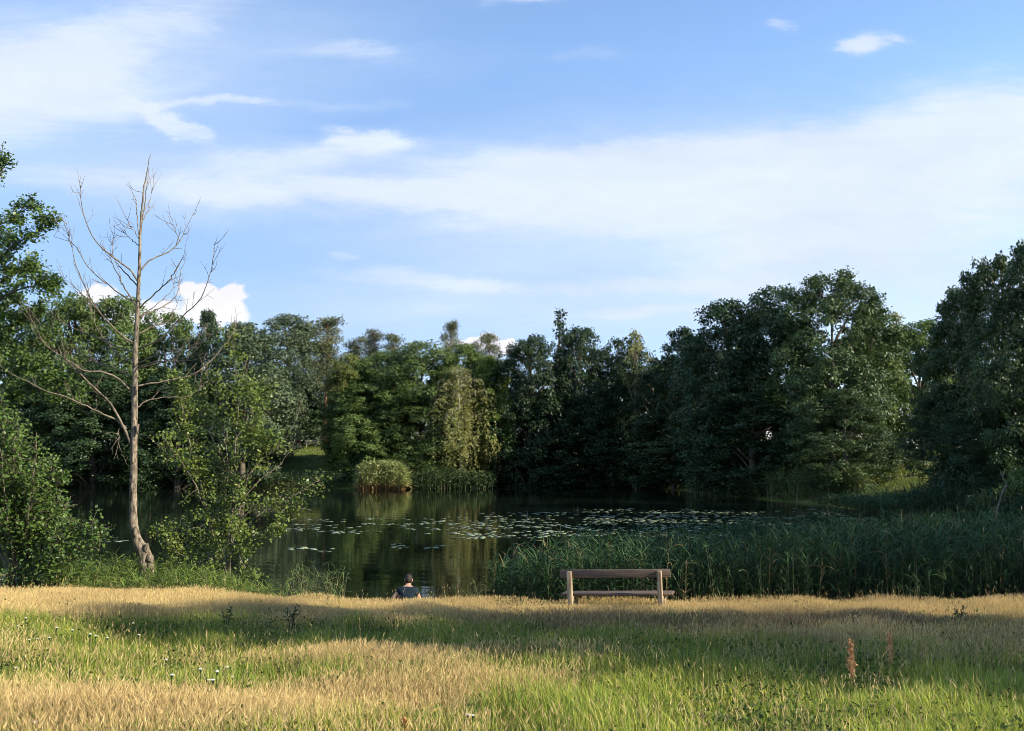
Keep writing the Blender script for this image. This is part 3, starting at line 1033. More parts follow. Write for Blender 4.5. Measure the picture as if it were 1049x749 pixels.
    P2([(378, 190), (352, 200), (352, 248), (372, 295)], -0.3, 0.014, 0.004, 3)
    P2([(398, 75), (470, 62), (555, 45), (620, 0), (680, -70), (700, -100)], 0.9, 0.034, 0.006, 5)
    P2([(402, 140), (430, 120), (480, 108), (560, 102), (615, 58)], 0.5, 0.03, 0.006, 3)
    P2([(404, 20), (450, 5), (520, -10), (600, -60), (660, -95)], -1.4, 0.026, 0.005, 5)
    for pts, r0, r1, nt in paths:
        n = 22
        c = spline(pts, n)
        c[2:] += rng.normal(0, 0.009, (n - 2, 3))
        bb.tube(c - base, np.linspace(r0, r1, n) * 0.74, 6, 0.06, rng)
        for k in range(int(nt * 2.6)):
            i = rng.integers(n // 3, n)
            t = unit(c[i] - c[max(i - 3, 0)])
            dv = unit(t + rng.normal(0, 0.55, 3) + np.array([0, 0, 0.35]))
            ln = rng.uniform(0.15, 0.6)
            q = spline([c[i], c[i] + dv * ln * 0.5 + rng.normal(0, 0.03, 3), c[i] + dv * ln + np.array([0, 0, 0.08])], 6)
            bb.tube(q - base, np.linspace(0.008, 0.0035, 6), 4)
            if rng.uniform() < 0.6:
                q2 = spline([q[3], q[3] + unit(dv + rng.normal(0, 0.7, 3)) * ln * 0.4], 3)
                bb.tube(q2 - base, [0.005, 0.004, 0.003], 4)
    link('trunk', tb.mesh('bare_trunk', M['deadbark']), e)
    link('branches', bb.mesh('bare_branches', M['twig']), e).name = 'crown'


build_bare_tree()


# ------------------------------------------------------------------ leafy plants of the near left bank
def leafy(name, base, stems, label, cat, leaf_key, bark_key, nleaf, size, seed, spread=0.16, start=0.3, aspect=0.66, twig_n=6, twig_len=(0.25, 0.7), clump=0.10):
    """stems: list of (points, r0, r1, leafiness). Twigs grow from the stems, leaves sit in bunches along the twigs"""
    rng = np.random.default_rng(seed)
    base = np.asarray(base, float)
    e = thing(name, base, label, cat)
    tb = MB()
    tips, wts = [], []
    for pts, r0, r1, lf in stems:
        n = 16
        c = spline(pts, n)
        c[1:] += rng.normal(0, 0.012, (n - 1, 3))
        tb.tube(c - base, np.linspace(r0, r1, n), 6, 0.05, rng)
        length = np.linalg.norm(np.diff(c, axis=0), axis=1).sum()
        for k in range(max(1, int(twig_n * length))):
            u = start + (1 - start) * rng.uniform(0, 1) ** 0.9
            i = min(int(u * (n - 1)), n - 2)
            t = unit(c[i + 1] - c[i])
            dv = unit(t * 0.5 + rng.normal(0, 0.8, 3) + np.array([0, 0, 0.15]))
            ln = rng.uniform(*twig_len) * (1.15 - 0.5 * u)
            q = spline([c[i], c[i] + dv * ln * 0.5 + np.array([0, 0, 0.04]), c[i] + dv * ln], 5)
            if lf > 0.05:
                tb.tube(q - base, np.linspace(0.007, 0.003, 5), 4)
                tips.append(q)
                wts.append(lf * ln)
    wts = np.array(wts)
    cnt = rng.multinomial(nleaf, wts / wts.sum())
    Ps, Ns, Ts = [], [], []
    for q, m in zip(tips, cnt):
        if m == 0:
            continue
        u = rng.uniform(0.25, 1.0, m) * 4
        i = np.minimum(u.astype(int), 3)
        f = (u - i)[:, None]
        p = q[i] * (1 - f) + q[i + 1] * f + rng.normal(0, clump, (m, 3))
        Ps.append(p)
        Ns.append(rng.normal(0, 0.5, (m, 3)) + np.array([0.1, -0.25, 0.8]))
        Ts.append(np.clip(rng.uniform(0, 0.6) + rng.uniform(0, 0.5, m), 0, 1))
    P, Nn, tn = np.vstack(Ps), np.vstack(Ns), np.concatenate(Ts)
    keep = P[:, 2] > ground(P[:, 0], P[:, 1]) + 0.02
    P, Nn, tn = P[keep], Nn[keep], tn[keep]
    V, F = leaves(P - base, Nn, size * rng.uniform(0.6, 1.3, len(P)), rng, aspect, droop=0.3, fold=0.06)
    link('crown', np_mesh(name + '_crown', V, F, M[leaf_key], tone=np.repeat(tn, 4)), e)
    link('trunk', tb.mesh(name + '_trunk', M[bark_key]), e)
    return e


def build_left_alders():
    rng = np.random.default_rng(41)
    # big bush, lower left corner
    d0 = 22.6
    b = np.array(at(18, 606, d0))
    b[2] = gz(b[0], b[1]) - 0.03
    stems = []
    for i in range(46):
        hx = rng.uniform(-70, 92)
        top = np.interp(hx, [-70, 0, 30, 55, 78, 92, 112], [330, 392, 412, 455, 500, 528, 548]) + rng.uniform(0, 80) ** 1.0
        top = min(top, 580)
        dd = d0 + rng.uniform(-1.3, 1.3)
        mid = np.array(at(18 + (hx - 18) * 0.55, (top + 620) / 2, d0 + (dd - d0) * 0.6))
        tip = np.array(at(hx, top + 8, dd))
        stems.append(([b + np.array([rng.uniform(-0.25, 0.25), rng.uniform(-0.2, 0.2), 0]), mid, tip], rng.uniform(0.02, 0.045), 0.008, 1.0))
    for hx, top in ((100, 535), (108, 548), (96, 560), (104, 545), (88, 570), (60, 585), (30, 590), (75, 590), (10, 585), (45, 575)):
        stems.append(([b, np.array(at((18 + hx) / 2, top + 12, d0 - 0.5)), np.array(at(hx, top, d0 - 0.9))], 0.025, 0.006, 1.0))
    leafy('alder_bush', b, stems, 'big dense dark green leafy bush in the lower left corner by the water', 'bush', 'alder', 'bark', 26000, 0.085, 42, start=0.30, twig_n=9, clump=0.085)
    # tall alder leaning into the frame from the left
    d1 = 24.5
    b = np.array([-14.6, d1, 0.0])
    b[2] = gz(b[0], b[1]) - 0.05
    lim = np.array(at(-70, 380, d1))
    top = np.array(at(-40, 150, d1))
    trunk = [b, (b + lim) / 2 + np.array([0.1, 0, 0]), lim, (lim + top) / 2, top]
    S = [(trunk, 0.16, 0.03, 0.35)]

    def br(pts, dep, r0, lf):
        m = len(pts)
        S.append(([np.array(at(x, y, d1 + dep * i / (m - 1))) for i, (x, y) in enumerate(pts)], r0, 0.007, lf))
    br([(-60, 300), (-20, 285), (10, 255), (38, 238), (62, 224)], -0.6, 0.045, 1.2)
    br([(-55, 240), (-20, 235), (5, 228), (25, 215), (36, 212)], 0.5, 0.04, 1.2)
    br([(-50, 200), (-20, 190), (0, 178), (4, 168)], 0.0, 0.04, 1.0)
    br([(-20, 190), (-2, 170), (3, 145)], 0.2, 0.015, 0.08)
    br([(-60, 330), (-20, 310), (5, 285), (25, 275), (42, 275)], 0.8, 0.045, 1.4)
    br([(-60, 345), (-20, 325), (10, 300), (40, 292), (54, 296)], -0.9, 0.045, 1.5)
    br([(-65, 365), (-20, 345), (20, 330), (46, 315)], 0.3, 0.045, 1.5)
    br([(-65, 390), (-10, 372), (30, 355), (50, 345)], 1.1, 0.045, 1.6)
    br([(-65, 400), (-10, 385), (30, 375), (64, 378)], -0.8, 0.045, 1.5)
    br([(-60, 420), (-5, 405), (40, 400), (84, 415)], 0.6, 0.04, 1.3)
    br([(-60, 430), (0, 400), (50, 395), (92, 405)], -1.2, 0.035, 1.0)
    br([(-65, 350), (-30, 330), (0, 318), (20, 305)], 1.5, 0.04, 1.5)
    br([(-60, 290), (-30, 265), (-5, 248), (12, 240)], 1.2, 0.04, 1.3)
    leafy('alder_tree', b, S, 'tall alder leaning into view from the left edge with leafy branches against the sky', 'tree', 'alder', 'bark', 20000, 0.088, 43, start=0.35, twig_n=7, twig_len=(0.2, 0.55), clump=0.08)


build_left_alders()


def build_sapling():
    d0 = 24.8
    rng = np.random.default_rng(51)
    b = np.array(at(233, 592, d0))
    b[2] = gz(b[0], b[1]) - 0.03
    S = []

    def st(pts, dep, r0, lf):
        m = len(pts)
        P = [b + np.array([rng.uniform(-0.12, 0.12), rng.uniform(-0.1, 0.1), 0])] if r0 > 0.018 else []
        P += [np.array(zpt2(x, y, d0 + dep * (i + 1) / m)) for i, (x, y) in enumerate(pts)]
        S.append((P, r0, 0.006, lf))
    st([(668, 560), (682, 470), (692, 350), (698, 210), (704, 100), (690, -30), (684, -90)], 0.2, 0.035, 0.8)
    st([(655, 580), (655, 500), (672, 330), (660, 200), (640, 80), (600, 20)], 0.7, 0.03, 0.8)
    st([(640, 570), (612, 440), (585, 330), (562, 250), (552, 200), (530, 100), (515, 40)], -0.6, 0.03, 0.9)
    st([(600, 425), (570, 350), (520, 280), (480, 220)], -1.0, 0.016, 0.5)
    st([(600, 400), (590, 350), (560, 180), (520, 90)], -0.2, 0.016, 0.9)
    st([(680, 560), (705, 450), (730, 330), (740, 240), (745, 150), (735, 50)], -0.6, 0.026, 0.9)
    st([(690, 480), (745, 440), (800, 420), (850, 400)], 0.5, 0.016, 0.4)
    st([(700, 400), (722, 330), (822, 250), (868, 190), (892, 112)], -0.3, 0.02, 0.05)
    st([(700, 430), (752, 365), (800, 325), (832, 300), (872, 228)], 0.4, 0.016, 0.05)
    st([(680, 560), (725, 540), (780, 500), (840, 490)], -0.4, 0.016, 0.8)
    st([(690, 520), (770, 450), (830, 420), (910, 370), (945, 350)], 0.6, 0.018, 0.35)
    st([(760, 460), (850, 430), (920, 440)], 0.3, 0.012, 0.4)
    st([(640, 570), (560, 560), (500, 520), (455, 510)], -0.5, 0.02, 0.9)
    st([(630, 580), (580, 590), (520, 560), (480, 530)], -0.8, 0.016, 0.8)
    st([(660, 330), (640, 300), (622, 262)], 0.1, 0.012, 0.8)
    st([(690, 350), (640, 250), (590, 150), (570, 90)], 0.9, 0.015, 0.9)
    st([(690, 250), (730, 170), (770, 110), (800, 60)], 0.4, 0.014, 0.8)
    st([(700, 300), (760, 250), (800, 230), (820, 260)], -0.7, 0.014, 0.9)
    st([(670, 560), (690, 540), (720, 600), (740, 640)], -1.0, 0.014, 1.0)
    st([(660, 560), (640, 600), (620, 640)], -0.8, 0.014, 1.0)
    st([(660, 450), (700, 470), (690, 520)], -0.9, 0.014, 1.1)
    st([(650, 470), (620, 470), (590, 490), (540, 500)], -0.4, 0.014, 0.9)
    leafy('sapling', b, S, 'leafy yellow green multi stemmed sapling on the bank right of the bare tree', 'young tree', 'sapling', 'twig', 11500, 0.092, 52, start=0.25, twig_n=7, twig_len=(0.2, 0.6), clump=0.10)


build_sapling()


def build_dead_branch():
    d0 = 40.0
    b = np.array(at(1023, 520, d0))
    b[2] = gz(b[0], b[1]) - 0.1
    e = thing('dead_sapling', b, 'pale dead forked branch standing in the reeds near the right edge', 'dead branch')
    bb, tb = MB(), MB()

    def z(x, y, dd=0):
        return np.array(at(980 + x / 7.49, 440 + y / 7.49, d0 + dd)) - b
    tb.tube(spline([(0, 0, -0.2), z(315, 640), z(328, 570), z(350, 490), z(385, 425)], 14), np.linspace(0.055, 0.035, 14), 7, 0.05)
    for pts in ([(385, 425), (355, 370), (330, 300)], [(352, 365), (362, 335), (372, 305)], [(385, 428), (415, 432), (440, 410)], [(325, 600), (300, 630), (300, 690)], [(345, 500), (375, 540), (372, 560)]):
        bb = MB()
        bb.tube(spline([z(*p, 0.15 * i) for i, p in enumerate(pts)], 8), np.linspace(0.03, 0.01, 8), 5)
        link('branch', bb.mesh('dead_branch', M['twig']), e)
    link('stem', tb.mesh('dead_stem', M['twig']), e)


build_dead_branch()


# ------------------------------------------------------------------ reeds
def make_reeds(name, pts, hts, label, cat, seed, c0, c1, lean=0.10, leaf_n=9, leaf_len=(0.35, 0.6), leaf_w=0.026, base_col=None, stem_col=(0.10, 0.11, 0.05), stem_w=0.007, zbase=None, up=(0.45, 1.25), dead=0.0):
    rng = np.random.default_rng(seed)
    n = len(pts)
    P = np.asarray(pts, float)
    zb = np.maximum(ground(P[:, 0], P[:, 1]), WATER - 0.05) if zbase is None else np.full(n, zbase)
    B = np.c_[P, zb]
    ld = rng.normal(0, lean, (n, 2))
    Vs, Fs, Cs, nv = [], [], [], 0

    def strip(Q, W, side, col):
        """Q (m,k,3) centre lines, W (k,) or (m,k) half widths, side (m,3)"""
        nonlocal nv
        m, k = Q.shape[:2]
        W = np.broadcast_to(W, (m, k))
        off = side[:, None, :] * W[:, :, None]
        V = np.stack([Q - off, Q + off], 2).reshape(-1, 3)
        base = (np.arange(m) * k * 2)[:, None] + (np.arange(k - 1) * 2)[None, :]
        base = base.ravel()
        F = np.stack([base, base + 1, base + 3, base + 2], 1) + nv
        Vs.append(V)
        Fs.append(F)
        Cs.append(np.repeat(col.reshape(-1, 3), 2, axis=0))
        nv += len(V)
    # stems
    k = 4
    t = np.linspace(0, 1, k)
    Q = B[:, None, :] + np.stack([ld[:, 0, None] * hts[:, None] * t ** 2, ld[:, 1, None] * hts[:, None] * t ** 2, hts[:, None] * 0.95 * t], -1)
    a = rng.uniform(0, math.pi, n)
    side = np.c_[np.cos(a), np.sin(a), np.zeros(n)]
    sc = np.array(stem_col) * rng.uniform(0.7, 1.3, (n, 1))
    isdead = rng.uniform(0, 1, n) < dead
    sc = np.where(isdead[:, None], np.array([0.26, 0.19, 0.09]) * rng.uniform(0.6, 1.2, (n, 1)), sc)
    col = np.repeat(sc[:, None, :], k, 1)
    strip(Q, np.array([1, 1, 0.8, 0.4]) * stem_w, side, col)
    # leaves
    m = n * leaf_n
    own = np.repeat(np.arange(n), leaf_n)
    u = np.tile(np.linspace(0.22, 1.0, leaf_n), n) + rng.uniform(-0.05, 0.05, m)
    u = np.clip(u, 0.08, 1)
    h = hts[own]
    S0 = B[own] + np.stack([ld[own, 0] * h * u ** 2, ld[own, 1] * h * u ** 2, h * 0.95 * u], -1)
    a = rng.uniform(0, 2 * math.pi, m)
    out = np.c_[np.cos(a), np.sin(a), np.zeros(m)]
    ln = rng.uniform(leaf_len[0], leaf_len[1], m) * np.where(u > 0.9, 0.8, 1.0)
    up = rng.uniform(up[0], up[1], m)
    k = 5
    t = np.linspace(0, 1, k)
    el = up[:, None] - t[None, :] * rng.uniform(0.5, 1.7, m)[:, None]
    step = ln[:, None] / (k - 1)
    hx = np.cumsum(np.cos(el) * step, 1) - np.cos(el[:, :1]) * step
    hz = np.cumsum(np.sin(el) * step, 1) - np.sin(el[:, :1]) * step
    Q = S0[:, None, :] + out[:, None, :] * hx[:, :, None]
    Q[:, :, 2] += hz
    side = np.c_[-np.sin(a), np.cos(a), np.zeros(m)]
    side = unit(side + rng.normal(0, 0.35, (m, 3)))
    f = rng.uniform(0, 1, (m, 1))
    col = (np.array(c0) * (1 - f) + np.array(c1) * f) * rng.uniform(0.8, 1.2, (m, 1))
    col = np.where((isdead[own] & (rng.uniform(0, 1, m) < 0.7))[:, None], np.array([0.24, 0.18, 0.08]) * rng.uniform(0.6, 1.2, (m, 1)), col)
    if base_col is not None:
        w = np.clip(1 - u / 0.38, 0, 1)[:, None]
        col = col * (1 - w) + np.array(base_col) * w
    col = np.repeat(col[:, None, :], k, 1)
    strip(Q, np.array([0.55, 1.0, 0.9, 0.6, 0.05]) * leaf_w / 2, side, col)
    o = link(name, np_mesh(name, np.vstack(Vs), np.vstack(Fs), M['reed'], col=np.vstack(Cs)))
    return tag(o, label, cat, kind='stuff')


def scatter_poly(poly, n, rng):
    poly = np.array(poly, float)
    lo, hi = poly.min(0), poly.max(0)
    out = np.zeros((0, 2))
    while len(out) < n:
        p = rng.uniform(lo, hi, (n * 2, 2))
        ins = np.zeros(len(p), bool)
        for i in range(len(poly)):
            ax, ay = poly[i]
            bx, by = poly[(i + 1) % len(poly)]
            c = (ay > p[:, 1]) != (by > p[:, 1])
            xi = ax + (p[:, 1] - ay) * (bx - ax) / ((by - ay) or 1e-9)
            ins ^= c & (p[:, 0] < xi)
        out = np.vstack([out, p[ins]])
    return out[:n]


def build_reeds():
    rng = np.random.default_rng(61)
    near = [(-0.45, 21.6), (0.6, 21.05), (3, 20.85), (8, 20.75), (14, 21.0), (16, 25), (17.5, 29), (13, 28.5), (9, 27.0), (5, 25.6), (2, 24.6), (0.2, 23.6), (-0.4, 22.6)]
    P = scatter_poly(near, 4600, rng)
    clump = 0.5 + 0.5 * np.sin(P[:, 0] * 2.1 + 0.7) * np.sin(P[:, 1] * 1.7 + P[:, 0] * 0.6)
    h = (1.5 + 0.28 * sstep(0, 9, P[:, 0]) + 0.16 * clump) * rng.uniform(0.70, 1.12, len(P)) * (0.80 + 0.20 * sstep(-0.4, 1.6, P[:, 0]))
    make_reeds('reed_bed', P, h, 'dense dark green reed bed behind the wooden bench', 'reeds', 62, (0.022, 0.058, 0.017), (0.056, 0.115, 0.034), leaf_n=10, leaf_len=(0.28, 0.52), leaf_w=0.023, lean=0.07, up=(0.75, 1.40), dead=0.06,
               base_col=(0.035, 0.042, 0.018), stem_col=(0.045, 0.055, 0.028))
    P = scatter_poly([(21, 71), (24.5, 72), (24.5, 67), (22.6, 68.5)], 420, rng)
    P = np.vstack([P, scatter_poly([(15.6, 89), (17.0, 92), (22.5, 72.5), (20.5, 70.5)], 700, rng)])
    make_reeds('reed_bed', P, rng.uniform(1.3, 2.3, len(P)), 'reeds at the foot of the highest right hand tree, across the water', 'reeds', 63, (0.05, 0.095, 0.03), (0.12, 0.16, 0.05), leaf_len=(0.5, 0.9), leaf_w=0.07, leaf_n=7, stem_w=0.016)
    P = scatter_poly([(22.0, 56), (25.5, 57), (29, 50), (27, 40), (23, 33), (20.5, 34.5), (22.0, 42), (22.5, 50)], 2600, rng)
    make_reeds('reed_bed', P, rng.uniform(1.0, 1.9, len(P)), 'dark reeds and sedge along the right bank below the tall trees', 'reeds', 64, (0.016, 0.042, 0.018), (0.036, 0.078, 0.030), leaf_len=(0.45, 0.8), leaf_w=0.05, leaf_n=7, stem_w=0.011)
    P = scatter_poly([(20.3, 66.5), (24.5, 65), (25.8, 57), (22.0, 56), (21.2, 62)], 700, rng)
    make_reeds('reed_bed', P, rng.uniform(0.5, 0.95, len(P)), 'short reeds at the water edge in front of the sunlit strip of right bank grass', 'reeds', 75, (0.030, 0.065, 0.022), (0.07, 0.12, 0.040), leaf_len=(0.4, 0.7), leaf_w=0.05, leaf_n=7, stem_w=0.011)
    c = at(392, 500, 98.2)
    P = np.c_[rng.uniform(c[0] - 2.3, c[0] + 2.3, 950), rng.normal(97.6, 0.6, 950)]
    make_reeds('reed_clump', P, rng.uniform(1.7, 3.0, len(P)) * (1 - 0.30 * np.abs((P[:, 0] - c[0]) / 2.3) ** 3), 'tall pale yellow green reed clump with orange brown foot on the far shore', 'reeds', 65,
               (0.18, 0.23, 0.075), (0.34, 0.37, 0.14), leaf_len=(0.5, 1.0), leaf_w=0.08, leaf_n=13, base_col=(0.40, 0.20, 0.07), stem_col=(0.30, 0.18, 0.08), stem_w=0.009, zbase=WATER - 0.03)
    P = scatter_poly([(at(420, 500, 99)[0], 98.4), (at(505, 500, 99)[0], 99.6), (at(505, 500, 99)[0], 101.2), (at(420, 500, 99)[0], 100.4)], 620, rng)
    make_reeds('reed_bed', P, rng.uniform(1.0, 1.9, len(P)), 'low green reeds on the far shore below the weeping birch', 'reeds', 66, (0.055, 0.10, 0.04), (0.11, 0.16, 0.06), leaf_len=(0.5, 0.9), leaf_w=0.085, leaf_n=7, stem_w=0.018)
    P = scatter_poly([(0.5, 106.2), (6, 108.6), (14, 104.8), (16, 99), (16.8, 101), (15, 107), (6, 110), (0, 108)], 640, rng)
    make_reeds('reed_bed', P, rng.uniform(0.9, 1.8, len(P)), 'shaded reeds along the dark middle of the far shore', 'reeds', 67, (0.035, 0.07, 0.03), (0.08, 0.12, 0.05), leaf_len=(0.5, 0.9), leaf_w=0.08, leaf_n=7, stem_w=0.018)
    P = scatter_poly([(-52, 99.5), (-52, 102), (-30, 101.4), (-17, 99.8), (-17, 98.6), (-30, 99.0)], 900, rng)
    make_reeds('reed_bed', P, rng.uniform(0.8, 1.7, len(P)), 'dim reeds on the far left shore behind the bare tree', 'reeds', 68, (0.03, 0.06, 0.026), (0.06, 0.10, 0.04), leaf_len=(0.5, 0.9), leaf_w=0.08, leaf_n=7, stem_w=0.018)
    # near left bank: sedge and rushes around the bare tree and the sapling
    P = np.vstack([scatter_poly([(-10.8, 22.2), (-10.2, 26), (-7, 25), (-5.2, 22.6), (-4.2, 21.3), (-4.2, 20.8), (-9.5, 21.0)], 800, rng)])
    make_reeds('sedge', P, rng.uniform(0.15, 0.40, len(P)) + 0.25 * (rng.uniform(0, 1, len(P)) < 0.2), 'lush green sedge around the foot of the bare tree and sapling', 'sedge', 69, (0.055, 0.10, 0.018), (0.16, 0.21, 0.035), leaf_len=(0.2, 0.45), leaf_w=0.018, leaf_n=8, lean=0.2)
    P = scatter_poly([(-5.0, 21.8), (-5.0, 23.4), (-3.9, 22.8), (-3.6, 21.4)], 90, rng)
    make_reeds('rushes', P, rng.uniform(0.6, 1.15, len(P)), 'sparse thin rushes in the shallows right of the sapling', 'rushes', 70, (0.05, 0.09, 0.025), (0.13, 0.17, 0.05), leaf_len=(0.3, 0.5), leaf_w=0.018, leaf_n=4, lean=0.12)
    P = scatter_poly([(-1.5, 21.2), (-1.5, 21.9), (-0.35, 21.9), (-0.35, 21.2)], 26, rng)
    make_reeds('rushes', P, rng.uniform(0.35, 0.8, len(P)), 'few thin rushes in the water between the seated person and the reed bed', 'rushes', 71, (0.05, 0.09, 0.025), (0.13, 0.17, 0.05), leaf_len=(0.2, 0.4), leaf_w=0.014, leaf_n=3, lean=0.15)


build_reeds()


# ------------------------------------------------------------------ water lily pads
def build_pads():
    rng = np.random.default_rng(81)
    mat, N, L = new_mat('lily_pad_green')
    out = N.new('ShaderNodeOutputMaterial')
    p = N.new('ShaderNodeBsdfPrincipled')
    oi = N.new('ShaderNodeObjectInfo')
    r = N.new('ShaderNodeValToRGB')
    r.color_ramp.elements[0].color = (0.13, 0.17, 0.08, 1)
    r.color_ramp.elements[1].color = (0.30, 0.33, 0.19, 1)
    L.new(oi.outputs['Random'], r.inputs[0])
    L.new(r.outputs[0], p.inputs['Base Color'])
    p.inputs['Roughness'].default_value = 0.42
    p.inputs['Specular IOR Level'].default_value = 0.5
    L.new(p.outputs[0], out.inputs[0])
    meshes = []
    for v in range(4):
        V, F = [], []
        n = 14
        notch = 0.28
        th = np.linspace(notch, 2 * math.pi - notch, n)
        rim = 0.02 + 0.05 * rng.uniform(0, 1, n)
        top = [(math.cos(a), math.sin(a), rim[i]) for i, a in enumerate(th)] + [(0.12, 0, 0.0)]
        V = [(x, y, z + 0.02) for x, y, z in top] + [(x * 0.985, y * 0.985, z) for x, y, z in top]
        c = n
        F = [(c, i, i + 1) for i in range(n - 1)] + [(c + n + 1, i + n + 2, i + n + 1) for i in range(n - 1)]
        ring = list(range(n)) + [c]
        for i in range(len(ring)):
            a, b = ring[i], ring[(i + 1) % len(ring)]
            F += [(a, a + n + 1, b + n + 1), (a, b + n + 1, b)]
        meshes.append(np_mesh('lily_pad', np.array(V), np.array(F), mat))
    bands = [((470, 780), (525, 551), 800), ((300, 500), (531, 548), 170), ((600, 880), (521, 538), 420), ((310, 350), (561, 565), 14), ((405, 475), (556, 562), 18), ((470, 530), (538, 552), 50), ((92, 135), (552, 556), 10)]
    pts = []
    for (x0, x1), (y0, y1), n in bands:
        k = 0
        cl = [(rng.uniform(x0, x1), rng.uniform(y0, y1)) for _ in range(max(4, n // 5))]
        while k < n:
            cx, cy = cl[rng.integers(0, len(cl))]
            x, y = rng.normal(cx, 9), np.clip(rng.normal(cy, 0.7), y0, y1)
            d = 3.5 / tan_of(y)
            X = (x - 524.5) / FPX * d
            if pond_sd(np.array([X]), np.array([d]))[0] > -0.6:
                k += 0.2
                continue
            pts.append((X, d))
            k += 1
    pts = np.array(pts)
    # one each where two would lie on the same spot
    keep = []
    for i, q in enumerate(pts):
        if all((q[0] - pts[j][0]) ** 2 + (q[1] - pts[j][1]) ** 2 > 0.20 ** 2 for j in keep):
            keep.append(i)
    pts = pts[keep]
    order = np.argsort(pts[:, 1])
    pts = pts[order]
    G = 'lily pads floating on the pond'
    rest = MB()
    rest3V, rest3F, nv = [], [], 0
    for i, (x, y) in enumerate(pts):
        s = rng.uniform(0.09, 0.165)
        rz = rng.uniform(0, 6.28)
        tilt = (rng.uniform(-0.07, 0.10), rng.uniform(-0.06, 0.06))
        if i < 295:
            o = link('lily_pad', meshes[i % 4], None, (x, y, WATER + 0.006))
            o.scale = (s, s, s)
            o.rotation_euler = (tilt[0], tilt[1], rz)
            tag(o, 'round green lily pad floating flat on the dark pond', 'lily pad', G)
        else:
            me = meshes[i % 4]
            mt = Matrix.LocRotScale(Vector((x, y, WATER + 0.006)), Matrix.Rotation(rz, 3, 'Z').to_quaternion(), Vector((s, s, s)))
            V = np.array([tuple(mt @ v.co) for v in me.vertices])
            F = np.array([tuple(q.vertices) for q in me.polygons])
            rest3V.append(V)
            rest3F.append(F + nv)
            nv += len(V)
    if rest3V:
        o = link('lily_pads', np_mesh('lily_pads', np.vstack(rest3V), np.vstack(rest3F), mat))
        tag(o, 'carpet of the farthest lily pads on the pond', 'lily pads', kind='stuff')


build_pads()


# ------------------------------------------------------------------ meadow
def value_noise(X, Y, scale, seed):
    r = np.random.default_rng(seed).uniform(0, 1, (64, 64))
    x, y = X / scale, Y / scale
    i, j = np.floor(x).astype(int), np.floor(y).astype(int)
    f, g = x - i, y - j
    f, g = f * f * (3 - 2 * f), g * g * (3 - 2 * g)
    a = r[i % 64, j % 64] * (1 - f) + r[(i + 1) % 64, j % 64] * f
    b = r[i % 64, (j + 1) % 64] * (1 - f) + r[(i + 1) % 64, (j + 1) % 64] * f
    return a * (1 - g) + b * g


# patches of the meadow: X, Y, half sizes, and how dry (+) or green (-) the growth is there
PATCH = [
    (3.3, 7.4, 2.9, 2.3, -1.6), (1.2, 10.3, 3.2, 0.7, -0.6), (4.0, 10.0, 2.5, 0.8, -1.0),
    (-5.2, 14.6, 3.0, 1.5, -0.9), (-3.0, 13.6, 1.6, 1.0, -0.6), (-5.2, 11.9, 2.0, 0.8, -0.55), (-3.4, 9.7, 2.2, 0.8, -0.75), (-4.6, 9.6, 0.9, 0.7, -0.5),
    (0.4, 12.4, 2.8, 1.5, -1.2), (3.0, 12.2, 1.3, 0.7, -0.5), (-2.5, 12.6, 1.6, 1.0, -0.5),
    (-5.0, 13.0, 3.5, 1.2, -0.5), (-4.2, 9.9, 2.6, 1.0, -0.45), (1.0, 8.4, 1.0, 1.2, -0.5),
    (-3.3, 7.7, 1.6, 0.55, 0.7), (-0.6, 8.8, 1.3, 1.5, 0.75), (-1.6, 11.0, 1.2, 0.8, 0.55), (-4.8, 10.9, 0.8, 0.4, 0.5), (-0.2, 11.0, 1.6, 0.5, 0.6),
    (3.2, 13.2, 1.6, 0.8, 0.7), (0, 18.5, 20, 2.3, 1.2), (-9, 16.5, 3.5, 1.6, 0.6), (5.0, 15.2, 5, 1.2, 0.35), (-2.6, 10.6, 1.0, 0.5, 0.3),
]


def dryness(X, Y):
    v = np.full(X.shape, -0.17)
    for px, py, rx, ry, a in PATCH:
        q = ((X - px) / rx) ** 2 + ((Y - py) / ry) ** 2
        v += a * np.exp(-q ** 1.4 * 0.8)
    v += 0.85 * (value_noise(X, Y, 0.9, 1) - 0.5) + 0.6 * (value_noise(X, Y, 2.4, 2) - 0.5) + 0.35 * (value_noise(X, Y, 0.35, 3) - 0.5)
    return 1 / (1 + np.exp(-3.2 * v))


def blades(B, h, w, a, lean, c0, c1, rng, curl=0.5):
    n = len(B)
    out = np.c_[np.cos(a), np.sin(a), np.zeros(n)]
    b = a + math.pi / 2 + rng.normal(0, 0.4, n)
    side = np.c_[np.cos(b), np.sin(b), np.zeros(n)]
    m = B + out * (lean * h * 0.30)[:, None] + np.c_[np.zeros((n, 2)), h * 0.58]
    t = B + out * (lean * h * (0.3 + curl))[:, None] + np.c_[np.zeros((n, 2)), h * (1 - 0.25 * lean)]
    W = w[:, None]
    V = np.stack([B - side * W * 0.5, B + side * W * 0.5, m - side * W * 0.4, m + side * W * 0.4, t], 1).reshape(-1, 3)
    k = np.arange(n)[:, None] * 5
    F = np.concatenate([k + np.array([[0, 1, 3]]), k + np.array([[0, 3, 2]]), k + np.array([[2, 3, 4]])], 1).reshape(-1, 3)
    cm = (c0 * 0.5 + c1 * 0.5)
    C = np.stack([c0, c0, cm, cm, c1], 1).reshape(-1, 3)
    return V, F, C, t, out


